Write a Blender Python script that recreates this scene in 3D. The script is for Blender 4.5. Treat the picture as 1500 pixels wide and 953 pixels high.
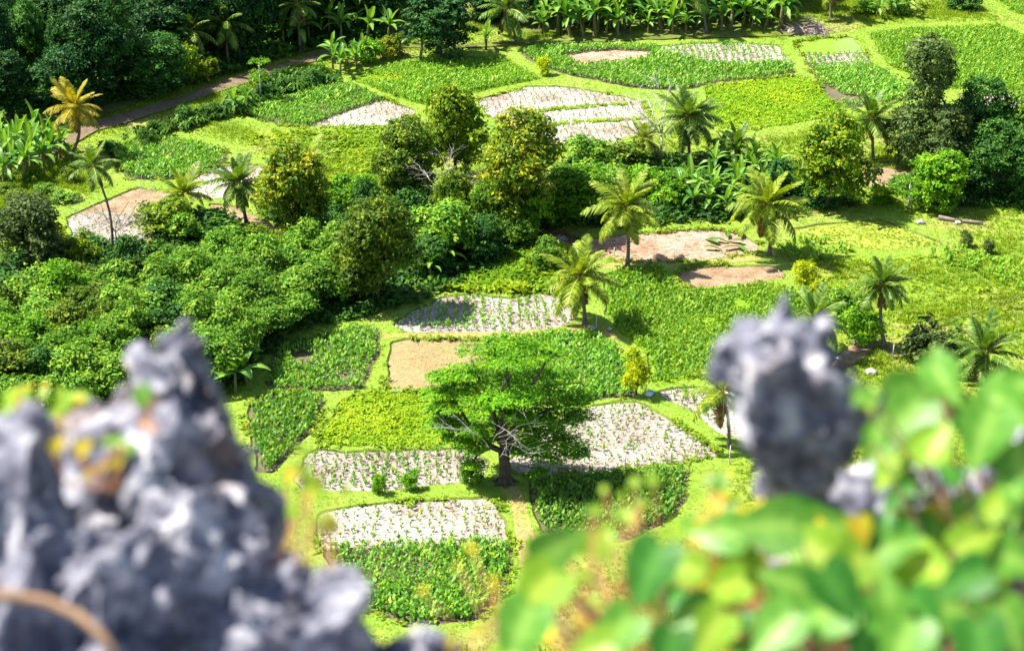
import bpy, bmesh, math, random
import numpy as np
from mathutils import Vector, Matrix, noise
from mathutils.geometry import delaunay_2d_cdt

# ------------------------------------------------------------------ camera, sky, sun, exposure
for o in list(bpy.data.objects): bpy.data.objects.remove(o)
scene = bpy.context.scene
COL = scene.collection
PI = math.pi
CAM_H, PITCH, FPX, PW, PH = 68.0, math.radians(24.6), 3000.0, 1500.0, 953.0
cam_d = bpy.data.cameras.new('camera'); cam = bpy.data.objects.new('camera', cam_d); COL.objects.link(cam)
cam.location = (0, 0, CAM_H); cam.rotation_euler = (PI/2 - PITCH, 0, 0)
cam_d.lens = FPX/PW*36.0; cam_d.sensor_width = 36.0; cam_d.clip_start = 0.05; cam_d.clip_end = 6000
cam_d.dof.use_dof = True; cam_d.dof.focus_distance = 165.0; cam_d.dof.aperture_fstop = 5.0
scene.camera = cam
SUN_AZ = math.atan2(-0.98, 0.20)          # compass-like: 0 = +Y, positive toward +X
SUN_EL = math.radians(56)
w = bpy.data.worlds.new('World'); scene.world = w; w.use_nodes = True
nt = w.node_tree; bg = nt.nodes['Background']
sky = nt.nodes.new('ShaderNodeTexSky'); sky.sky_type = 'NISHITA'; sky.sun_disc = False
sky.sun_elevation = SUN_EL; sky.sun_rotation = SUN_AZ
nt.links.new(sky.outputs[0], bg.inputs[0]); bg.inputs[1].default_value = 0.085
sl = bpy.data.lights.new('sun', 'SUN'); sl.energy = 5.0; sl.angle = math.radians(0.53); sl.color = (1.0, 0.95, 0.86)
so = bpy.data.objects.new('sun', sl); COL.objects.link(so)
sd = Vector((math.sin(SUN_AZ)*math.cos(SUN_EL), math.cos(SUN_AZ)*math.cos(SUN_EL), math.sin(SUN_EL)))
so.rotation_euler = sd.to_track_quat('Z', 'Y').to_euler(); so.location = (-80, 150, 120)
vs = scene.view_settings
vs.view_transform = 'Standard'; vs.look = 'None'; vs.exposure = 1.6; vs.gamma = 1.0; vs.use_curve_mapping = False
scene.cycles.max_bounces = 6; scene.cycles.transparent_max_bounces = 4
scene.cycles.diffuse_bounces = 3; scene.cycles.transmission_bounces = 3; scene.cycles.glossy_bounces = 2
scene.cycles.use_denoising = True
scene.cycles.sample_clamp_indirect = 6.0

# ------------------------------------------------------------------ helpers
rng = np.random.default_rng(7); random.seed(7)
CP, SP = math.cos(PITCH), math.sin(PITCH)
def ray(px, py):
    u = (px-PW/2)/FPX; v = (py-PH/2)/FPX
    return np.array([u, CP - v*SP, -SP - v*CP])
def gp(px, py, h=0.0):                    # photo pixel -> point on the valley floor
    d = ray(px, py); t = (h-CAM_H)/d[2]
    return np.array([0, 0, CAM_H]) + d*t
def fp(px, py, depth):                    # photo pixel -> point at a depth in metres before the lens
    return Vector((np.array([0, 0, CAM_H]) + ray(px, py)*depth).tolist())
def height_to(b, px, py):                 # height of a vertical thing standing at b whose top shows at py
    d = ray(px, py); return CAM_H + d[2]*b[1]/d[1]
def depth_of(p): return p[1]*CP - (p[2]-CAM_H)*SP
def mpp(p): return depth_of(p)/FPX        # metres per photo pixel at p

def tag(o, label=None, cat=None, group=None, kind=None):
    if label: o['label'] = label
    if cat: o['category'] = cat
    if group: o['group'] = group
    if kind: o['kind'] = kind
    return o
def npmesh(name, V, F, mats, tint=None, smooth=False, fm=None):
    V = np.asarray(V, np.float32).reshape(-1, 3); F = np.asarray(F, np.int32).reshape(-1, 3)
    me = bpy.data.meshes.new(name)
    me.vertices.add(len(V)); me.vertices.foreach_set('co', V.ravel())
    me.loops.add(F.size); me.loops.foreach_set('vertex_index', F.ravel())
    me.polygons.add(len(F)); me.polygons.foreach_set('loop_start', np.arange(0, F.size, 3, dtype=np.int32))
    me.polygons.foreach_set('loop_total', np.full(len(F), 3, np.int32))
    if fm is not None: me.polygons.foreach_set('material_index', np.asarray(fm, np.int32))
    me.polygons.foreach_set('use_smooth', np.full(len(F), smooth, bool))
    if tint is not None:
        a = me.attributes.new('tint', 'FLOAT', 'POINT'); a.data.foreach_set('value', np.asarray(tint, np.float32))
    for m in (mats if isinstance(mats, (list, tuple)) else [mats]): me.materials.append(m)
    me.update(calc_edges=True); me.validate()
    return me
def ob(name, me, parent=None, loc=None, rot=None, scl=None, mat=None):
    o = bpy.data.objects.new(name, me); COL.objects.link(o)
    if parent: o.parent = parent
    if loc is not None: o.location = loc
    if rot is not None: o.rotation_euler = rot
    if scl is not None: o.scale = scl if hasattr(scl, '__len__') else (scl,)*3
    if mat is not None:
        o.material_slots[0].link = 'OBJECT'; o.material_slots[0].material = mat
    return o
def thing(name, loc, label, cat, group=None, rz=0, scl=None):
    return tag(ob(name, None, None, loc, (0, 0, rz), scl), label, cat, group)

def tube(pts, rad, sides=7, cap=True):
    pts = [Vector(p) for p in pts]; V = []; F = []
    n = len(pts)
    for i, p in enumerate(pts):
        t = (pts[min(i+1, n-1)] - pts[max(i-1, 0)]).normalized()
        a = t.orthogonal().normalized() if abs(t.z) > 0.9 else t.cross(Vector((0, 0, 1))).normalized()
        if i and a.dot(pa) < 0: a = -a
        pa = a; b = t.cross(a)
        for k in range(sides):
            an = 2*PI*k/sides; V.append(p + (a*math.cos(an) + b*math.sin(an))*rad[i])
    for i in range(n-1):
        for k in range(sides):
            q = i*sides; k2 = (k+1) % sides
            F += [(q+k, q+k2, q+sides+k), (q+k2, q+sides+k2, q+sides+k)]
    if cap:
        for k in range(1, sides-1): q = (n-1)*sides; F.append((q, q+k, q+k+1))
    return np.array([tuple(v) for v in V]), np.array(F, np.int32)
def join(parts):
    V = []; F = []; n = 0
    for v, f in parts: V.append(v); F.append(f+n); n += len(v)
    return np.vstack(V), np.vstack(F)

def inpoly(P, poly):                      # vectorised point in polygon
    x, y = P[:, 0], P[:, 1]; r = np.zeros(len(P), bool); n = len(poly); j = n-1
    for i in range(n):
        xi, yi = poly[i][:2]; xj, yj = poly[j][:2]
        c = ((yi > y) != (yj > y)) & (x < (xj-xi)*(y-yi)/((yj-yi) or 1e-9)+xi)
        r ^= c; j = i
    return r
def polydist(P, poly):
    P = P[:, :2]; d = np.full(len(P), 1e9); n = len(poly)
    for i in range(n):
        a = np.array(poly[i][:2]); b = np.array(poly[(i+1) % n][:2]); ab = b-a
        t = np.clip(((P-a)@ab)/max(ab@ab, 1e-9), 0, 1)
        d = np.minimum(d, np.linalg.norm(P-(a+t[:, None]*ab), axis=1))
    return d
CUT = .06
def gpoly(px, chaikin=2, jit=0.0, step=0.5, seed=0):   # pixel outline -> smooth outline on the ground
    P = [gp(*p)[:2] for p in px]
    for _ in range(chaikin):
        Q = []
        for i in range(len(P)):
            a, b = P[i], P[(i+1) % len(P)]; Q += [a*(1-CUT)+b*CUT, a*CUT+b*(1-CUT)]
        P = Q
    R = []
    for i in range(len(P)):
        a, b = P[i], P[(i+1) % len(P)]; n = max(1, int(np.linalg.norm(b-a)/step))
        for k in range(n): R.append(a + (b-a)*k/n)
    if jit:
        for i, p in enumerate(R):
            q = noise.noise_vector(Vector((p[0]*.55, p[1]*.55, seed*3.7))); q2 = noise.noise_vector(Vector((p[0]*1.9, p[1]*1.9, seed*1.7))); R[i] = p + np.array([q.x+q2.x*.45, q.y+q2.y*.45])*jit
    return [tuple(map(float, p)) for p in R]
def cdt_keep(polys, keep, extra=None):
    co = []; ed = []
    for pl in polys:
        n0 = len(co); co += [Vector(p) for p in pl]; ed += [(n0+i, n0+(i+1) % len(pl)) for i in range(len(pl))]
    if extra is not None: co += [Vector(p) for p in extra]
    v, e, f, *_ = delaunay_2d_cdt(co, ed, [], 0, 1e-5)
    V = np.array([(p.x, p.y, 0.0) for p in v]); F = np.array([t for t in f if len(t) == 3], np.int32)
    c = V[F].mean(axis=1); F = F[keep(c)]
    used = np.unique(F); m = np.full(len(V), -1); m[used] = np.arange(len(used))
    V = V[used]; F = m[F]
    nz = np.cross(V[F[:, 1]]-V[F[:, 0]], V[F[:, 2]]-V[F[:, 0]])[:, 2]
    F[nz < 0] = F[nz < 0][:, ::-1]
    return V, F
def sample_poly(poly, dens, r=None, grid=0.0, ang=0.0):
    r = r or rng
    A = np.array([p[:2] for p in poly]); lo, hi = A.min(0)-.5, A.max(0)+.5
    if grid:
        s = 1/math.sqrt(dens); c = (lo+hi)/2; R = np.linalg.norm(hi-lo)/2+s
        k = np.arange(-R, R, s); X, Y = np.meshgrid(k, k); X = X + (np.arange(len(k)) % 2)[:, None]*s*.5
        X = X+r.uniform(-grid, grid, X.shape)*s; Y = Y+r.uniform(-grid, grid, Y.shape)*s
        P = np.c_[X.ravel()*math.cos(ang)-Y.ravel()*math.sin(ang)+c[0], X.ravel()*math.sin(ang)+Y.ravel()*math.cos(ang)+c[1]]
    else:
        n = int(dens*np.prod(hi-lo)); P = r.uniform(lo, hi, (n, 2))
    return P[inpoly(P, poly)]
def row_points(poly, across, along, ang, jit, r=None, width=None):
    r = r or rng; A = np.array([p[:2] for p in poly]); c = A.mean(0); R = np.linalg.norm(A.max(0)-A.min(0))/2+1
    if width is None:
        X, Y = np.meshgrid(np.arange(-R, R, across), np.arange(-R, R, along)); X = X+r.normal(0, jit*across, X.shape); Y = Y+r.normal(0, jit*along, Y.shape)
    else:
        n = int(along*(2*R)**2); X = r.choice(np.arange(-R, R, across), n)+r.normal(0, width, n); Y = r.uniform(-R, R, n)
    X = X+.25*np.sin(Y*.35)
    P = np.c_[X.ravel()*math.cos(ang)-Y.ravel()*math.sin(ang)+c[0], X.ravel()*math.sin(ang)+Y.ravel()*math.cos(ang)+c[1]]
    return P[inpoly(P, poly)]
def scatter(temps, P, z, rz, sc, tints, tilt=0.15):   # many copies of small templates -> one vertex / face array
    Vs = []; Fs = []; Ts = []; n = 0
    pick = rng.integers(0, len(temps), len(P))
    for k, (tv, tf, tt) in enumerate(temps):
        I = np.where(pick == k)[0]
        if not len(I): continue
        c, s = np.cos(rz[I]), np.sin(rz[I]); S = sc[I]
        tx, ty = rng.normal(0, tilt, (2, len(I)))
        X = tv[None, :, 0]; Y = tv[None, :, 1]; Z = tv[None, :, 2]
        x = (X*c[:, None]-Y*s[:, None])*S[:, None]; y = (X*s[:, None]+Y*c[:, None])*S[:, None]; zz = Z*S[:, None]
        x = x+zz*tx[:, None]; y = y+zz*ty[:, None]
        V = np.stack([x+P[I, 0, None], y+P[I, 1, None], zz+(z[I, None] if hasattr(z, '__len__') else z)], -1).reshape(-1, 3)
        F = (tf[None]+(np.arange(len(I))*len(tv))[:, None, None]).reshape(-1, 3)+n
        Ts.append(np.clip(tt[None]*.55+tints[I, None]*.45, 0, 1).ravel()); Vs.append(V); Fs.append(F); n += len(V)
    return np.vstack(Vs), np.vstack(Fs), np.concatenate(Ts)

_L3 = np.random.default_rng(98).uniform(-1, 1, (32, 32, 32))
_LAT = np.random.default_rng(99).uniform(-1, 1, (64, 64, 12))
def noise_at(P, s, off=0):               # value noise on a lattice, vectorised
    P = np.asarray(P); x, y = P[:, 0]*s*1.3+off*7.3, P[:, 1]*s*1.3+off*3.1; i, j = np.floor(x).astype(int), np.floor(y).astype(int)
    u, v = x-i, y-j; u = u*u*(3-2*u); v = v*v*(3-2*v); L = _LAT[:, :, int(off) % 12]; g = lambda a, b: L[(i+a) % 64, (j+b) % 64]
    return .75*((g(0, 0)*(1-u)+g(1, 0)*u)*(1-v)+(g(0, 1)*(1-u)+g(1, 1)*u)*v)
# ------------------------------------------------------------------ materials
def new_mat(name):
    m = bpy.data.materials.new(name); m.use_nodes = True; t = m.node_tree; t.nodes.clear()
    return m, t, t.nodes.new('ShaderNodeOutputMaterial')
def ramp(t, stops, fac):
    r = t.nodes.new('ShaderNodeValToRGB'); e = r.color_ramp.elements
    while len(e) < len(stops): e.new(.5)
    for x, (p, c) in zip(e, stops): x.position = p; x.color = (*c, 1)
    t.links.new(fac, r.inputs[0]); return r.outputs[0]
def tex_noise(t, scale, detail=4, rough=.6, coord='Object', dist=0.0):
    tc = t.nodes.new('ShaderNodeTexCoord') if coord != 'Geo' else t.nodes.new('ShaderNodeNewGeometry')
    n = t.nodes.new('ShaderNodeTexNoise'); n.inputs['Scale'].default_value = scale; n.inputs['Detail'].default_value = detail
    n.inputs['Roughness'].default_value = rough; n.inputs['Distortion'].default_value = dist
    t.links.new(tc.outputs['Position' if coord == 'Geo' else coord], n.inputs['Vector']); return n.outputs['Fac']
def mix(t, a, b, fac, mode='MIX'):
    m = t.nodes.new('ShaderNodeMix'); m.data_type = 'RGBA'; m.blend_type = mode
    for s, v in ((m.inputs[0], fac), (m.inputs[6], a), (m.inputs[7], b)):
        if hasattr(v, 'is_linked'): t.links.new(v, s)
        else: s.default_value = v if not isinstance(v, tuple) else (*v, 1)
    return m.outputs[2]
def leaf_mat(name, c1, c2, c3=None, trans=.35, rough=.5, spec=.12, hue=.0):
    m, t, out = new_mat(name)
    at = t.nodes.new('ShaderNodeAttribute'); at.attribute_name = 'tint'
    c = ramp(t, [(0.1, c1), (0.6, c2), (0.95, c3 or c2)], at.outputs['Fac'])
    oi = t.nodes.new('ShaderNodeObjectInfo'); hs = t.nodes.new('ShaderNodeHueSaturation')
    mr = t.nodes.new('ShaderNodeMapRange'); mr.inputs[3].default_value = .82; mr.inputs[4].default_value = 1.18
    t.links.new(oi.outputs['Random'], mr.inputs[0]); t.links.new(mr.outputs[0], hs.inputs['Value'])
    t.links.new(c, hs.inputs['Color']); c = hs.outputs[0]
    p = t.nodes.new('ShaderNodeBsdfPrincipled'); p.inputs['Roughness'].default_value = rough
    p.inputs['Specular IOR Level'].default_value = spec; t.links.new(c, p.inputs['Base Color'])
    tr = t.nodes.new('ShaderNodeBsdfTranslucent')
    tc = mix(t, c, (1.0, .95, .25), 1.0, 'MULTIPLY'); g = t.nodes.new('ShaderNodeBrightContrast')
    t.links.new(tc, g.inputs[0]); t.links.new(tc, tr.inputs[0])
    mx = t.nodes.new('ShaderNodeMixShader'); mx.inputs[0].default_value = trans
    t.links.new(p.outputs[0], mx.inputs[1]); t.links.new(tr.outputs[0], mx.inputs[2]); t.links.new(mx.outputs[0], out.inputs[0])
    return m
def surf_mat(name, layers, rough=.9, bump=(8, .3), spec=.2, coord='Geo', island=False):
    # layers: list of (scale, stops) ; the first is the base, further ones multiply
    m, t, out = new_mat(name)
    c = None
    for sc, stops in layers:
        cc = ramp(t, stops, tex_noise(t, sc, 5, .62, coord))
        c = cc if c is None else mix(t, c, cc, 1.0, 'MULTIPLY')
    p = t.nodes.new('ShaderNodeBsdfPrincipled'); p.inputs['Roughness'].default_value = rough
    p.inputs['Specular IOR Level'].default_value = spec; t.links.new(c, p.inputs['Base Color'])
    if bump:
        b = t.nodes.new('ShaderNodeBump'); b.inputs['Strength'].default_value = bump[1]; b.inputs['Distance'].default_value = .1 if coord == 'Geo' else .02
        t.links.new(tex_noise(t, bump[0], 6, .7, coord), b.inputs['Height']); t.links.new(b.outputs[0], p.inputs['Normal'])
    t.links.new(p.outputs[0], out.inputs[0]); return m
g3 = lambda v: (v, v, v)
def add_mown(m, col):                    # mown grass on the banks, told from the rough grass by an attribute of the sheet
    t = m.node_tree; p = [n for n in t.nodes if n.type == 'BSDF_PRINCIPLED'][0]; src = p.inputs['Base Color'].links[0].from_socket
    at = t.nodes.new('ShaderNodeAttribute'); at.attribute_name = 'tint'; mu = t.nodes.new('ShaderNodeMath'); mu.operation = 'MULTIPLY'; mu.inputs[1].default_value = .7
    t.links.new(at.outputs['Fac'], mu.inputs[0]); cc = ramp(t, [(.3, col[0]), (.7, col[1])], tex_noise(t, 2.2, 5, .6, 'Geo'))
    t.links.new(mix(t, src, cc, mu.outputs[0]), p.inputs['Base Color'])
M = {}
M['grass_ground'] = surf_mat('grass_ground', [(.12, [(.28, (.10, .21, .014)), (.48, (.23, .33, .022)), (.68, (.34, .29, .10))]), (1.3, [(.32, g3(.55)), (.6, g3(1.0))]), (9, [(.3, g3(.6)), (.65, g3(1.0))])], bump=(5, .8))
add_mown(M['grass_ground'], ((.10, .21, .014), (.22, .31, .035)))
M['grass'] = leaf_mat('grass', (.08, .18, .008), (.22, .34, .014), (.40, .39, .05), .4, .6, .1)
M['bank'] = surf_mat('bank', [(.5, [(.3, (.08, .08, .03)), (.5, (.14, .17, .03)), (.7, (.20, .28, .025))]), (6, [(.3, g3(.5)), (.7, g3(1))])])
M['mud'] = surf_mat('mud', [(.5, [(.3, (.09, .085, .04)), (.7, (.17, .14, .08))]), (7, [(.3, g3(.6)), (.7, g3(1))])], rough=.7)
M['mulch_sheet'] = surf_mat('mulch_sheet', [(.35, [(.3, (.27, .20, .15)), (.6, (.38, .33, .28))]), (5, [(.35, g3(.6)), (.62, g3(1))])])
M['litter_sheet'] = surf_mat('litter_sheet', [(.35, [(.3, (.26, .12, .07)), (.6, (.46, .31, .22))]), (4, [(.35, g3(.5)), (.62, g3(1))])])
M['dry_sheet'] = surf_mat('dry_sheet', [(.25, [(.3, (.24, .17, .07)), (.52, (.26, .21, .09)), (.75, (.16, .20, .04))]), (4, [(.35, g3(.7)), (.62, g3(1))])])
M['soil_sheet'] = surf_mat('soil_sheet', [(.6, [(.3, (.19, .11, .06)), (.5, (.28, .19, .11)), (.7, (.34, .26, .17))]), (5, [(.35, g3(.6)), (.62, g3(1))])])
M['ash_sheet'] = surf_mat('ash_sheet', [(.5, [(.3, (.16, .14, .14)), (.7, (.30, .26, .25))]), (5, [(.35, g3(.5)), (.62, g3(1))])])
M['short_sheet'] = surf_mat('short_sheet', [(.25, [(.3, (.20, .24, .03)), (.6, (.26, .32, .04))]), (5, [(.35, g3(.7)), (.62, g3(1))])])
M['weed_sheet'] = surf_mat('weed_sheet', [(.3, [(.3, (.10, .22, .012)), (.7, (.20, .33, .014))]), (4, [(.35, g3(.6)), (.62, g3(1))])])
M['duckweed'] = surf_mat('duckweed', [(.5, [(.3, (.16, .27, .02)), (.7, (.20, .32, .03))]), (9, [(.3, g3(.9)), (.7, g3(1))])], rough=.25, bump=None, spec=.5)
M['track'] = surf_mat('track', [(.9, [(.3, (.12, .085, .05)), (.5, (.19, .13, .085)), (.7, (.16, .17, .05))]), (3, [(.3, g3(.6)), (.7, g3(1))])])
M['worn'] = surf_mat('worn', [(.4, [(.3, (.24, .26, .04)), (.6, (.36, .26, .10))]), (5, [(.35, g3(.65)), (.62, g3(1))])])
M['mulch'] = leaf_mat('mulch', (.22, .15, .11), (.48, .43, .38), (.66, .63, .58), .1, .8, .1)
M['litter'] = leaf_mat('litter', (.24, .11, .06), (.44, .29, .20), (.62, .52, .42), .1, .8, .1)
M['taro'] = leaf_mat('taro', (.06, .20, .02), (.17, .38, .03), (.40, .50, .07), .38, .45, .2)
M['taro_lime'] = leaf_mat('taro_lime', (.09, .24, .015), (.21, .41, .025), (.40, .50, .05), .38, .5, .2)
M['weed'] = leaf_mat('weed', (.11, .26, .01), (.25, .40, .012), (.42, .48, .02), .4, .6, .1)
M['weed_yellow'] = leaf_mat('weed_yellow', (.17, .32, .01), (.32, .46, .012), (.48, .54, .03), .4, .6, .1)
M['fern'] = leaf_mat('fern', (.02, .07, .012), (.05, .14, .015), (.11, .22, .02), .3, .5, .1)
M['leaf_bright'] = leaf_mat('leaf_bright', (.045, .14, .012), (.14, .31, .025), (.36, .48, .05), .38)
M['leaf_dark'] = leaf_mat('leaf_dark', (.012, .055, .012), (.045, .14, .018), (.13, .26, .03), .3)
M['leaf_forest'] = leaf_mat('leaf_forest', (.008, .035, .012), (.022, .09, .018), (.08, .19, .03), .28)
M['leaf_olive'] = leaf_mat('leaf_olive', (.03, .075, .008), (.10, .18, .012), (.30, .35, .02), .33)
M['leaf_yellow'] = leaf_mat('leaf_yellow', (.045, .11, .008), (.15, .24, .012), (.52, .45, .02), .35)
M['leaf_lime'] = leaf_mat('leaf_lime', (.04, .12, .008), (.19, .32, .012), (.44, .51, .025), .4)
M['leaf_spring'] = leaf_mat('leaf_spring', (.04, .14, .008), (.15, .36, .012), (.34, .52, .03), .42)
M['leaf_grey'] = leaf_mat('leaf_grey', (.035, .07, .018), (.085, .14, .03), (.18, .23, .05), .28)
M['leaf_croton'] = leaf_mat('leaf_croton', (.20, .32, .01), (.44, .54, .01), (.68, .62, .02), .4)
M['hero_leaf'] = leaf_mat('hero_leaf', (.05, .18, .008), (.15, .38, .01), (.33, .53, .015), .45, .5)
M['banana'] = leaf_mat('banana', (.03, .12, .018), (.09, .24, .028), (.24, .40, .05), .38, .4, .2)
M['banana_stem'] = surf_mat('banana_stem', [(3, [(.3, (.09, .10, .03)), (.7, (.20, .16, .07))])], rough=.6, coord='Object')
M['frond'] = leaf_mat('frond', (.09, .17, .01), (.24, .33, .02), (.54, .52, .06), .4, .45, .2)
M['frond_green'] = leaf_mat('frond_green', (.045, .11, .012), (.11, .22, .02), (.34, .42, .07), .36, .45, .2)
M['frond_gold'] = leaf_mat('frond_gold', (.16, .19, .012), (.42, .34, .02), (.66, .38, .03), .42, .5, .2)
M['frond_dead'] = leaf_mat('frond_dead', (.10, .055, .025), (.22, .12, .05), (.34, .20, .10), .2, .7, .2)
M['rachis'] = surf_mat('rachis', [(4, [(.3, (.28, .22, .05)), (.7, (.40, .32, .09))])], rough=.5, coord='Object', bump=None)
M['palm_trunk'] = surf_mat('palm_trunk', [(3, [(.3, (.10, .08, .06)), (.7, (.26, .22, .18))]), (14, [(.3, g3(.6)), (.7, g3(1))])], coord='Object', bump=(12, .6))
M['bark'] = surf_mat('bark', [(2, [(.3, (.05, .035, .025)), (.7, (.14, .11, .085))]), (9, [(.3, g3(.55)), (.7, g3(1))])], coord='Object', bump=(9, .8))
M['bark_pale'] = surf_mat('bark_pale', [(2, [(.3, (.30, .27, .24)), (.7, (.52, .49, .45))])], coord='Object')
def rock_mat(name, dark, mid, light):
    m, t, out = new_mat(name)
    c = ramp(t, [(.34, dark), (.50, mid), (.64, light)], tex_noise(t, 22, 6, .62, 'Object', .5))
    c = mix(t, c, ramp(t, [(.58, (1, 1, 1)), (.72, (.78, .56, .40))], tex_noise(t, 7, 3, .5, 'Object')), .8, 'MULTIPLY')
    p = t.nodes.new('ShaderNodeBsdfPrincipled'); p.inputs['Roughness'].default_value = .85; p.inputs['Specular IOR Level'].default_value = .25
    t.links.new(c, p.inputs['Base Color'])
    b = t.nodes.new('ShaderNodeBump'); b.inputs['Strength'].default_value = .9; b.inputs['Distance'].default_value = .012
    t.links.new(tex_noise(t, 45, 8, .75, 'Object'), b.inputs['Height']); t.links.new(b.outputs[0], p.inputs['Normal'])
    t.links.new(p.outputs[0], out.inputs[0]); return m
M['limestone'] = rock_mat('limestone', (.06, .06, .08), (.21, .212, .27), (.64, .62, .64))
M['stone'] = surf_mat('stone', [(1.5, [(.3, (.16, .14, .12)), (.7, (.42, .40, .37))])], coord='Object')
M['brush'] = surf_mat('brush', [(1.5, [(.3, (.14, .10, .08)), (.7, (.34, .27, .23))])], coord='Object')
M['vine_leaf'] = leaf_mat('vine_leaf', (.055, .18, .02), (.12, .30, .035), (.25, .43, .08), .42, .4, .25)
M['vine_lime'] = leaf_mat('vine_lime', (.13, .29, .02), (.24, .41, .03), (.40, .50, .07), .45, .4, .25)
M['vine_dark'] = leaf_mat('vine_dark', (.02, .11, .012), (.045, .19, .02), (.09, .27, .04), .38, .4, .25)
M['vine_yellow'] = leaf_mat('vine_yellow', (.40, .40, .02), (.58, .48, .02), (.70, .42, .03), .5, .45, .3)
M['twig'] = surf_mat('twig', [(14, [(.3, (.15, .09, .05)), (.7, (.34, .21, .12))])], coord='Object')
M['twig_red'] = surf_mat('twig_red', [(6, [(.3, (.30, .12, .05)), (.7, (.50, .26, .12))])], coord='Object')
M['cloth_blue'] = surf_mat('cloth_blue', [(3, [(.3, (.10, .25, .45)), (.7, (.25, .45, .65))])], coord='Object')
M['cloth_white'] = surf_mat('cloth_white', [(3, [(.3, (.5, .5, .5)), (.7, (.7, .7, .7))])], coord='Object')

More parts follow.
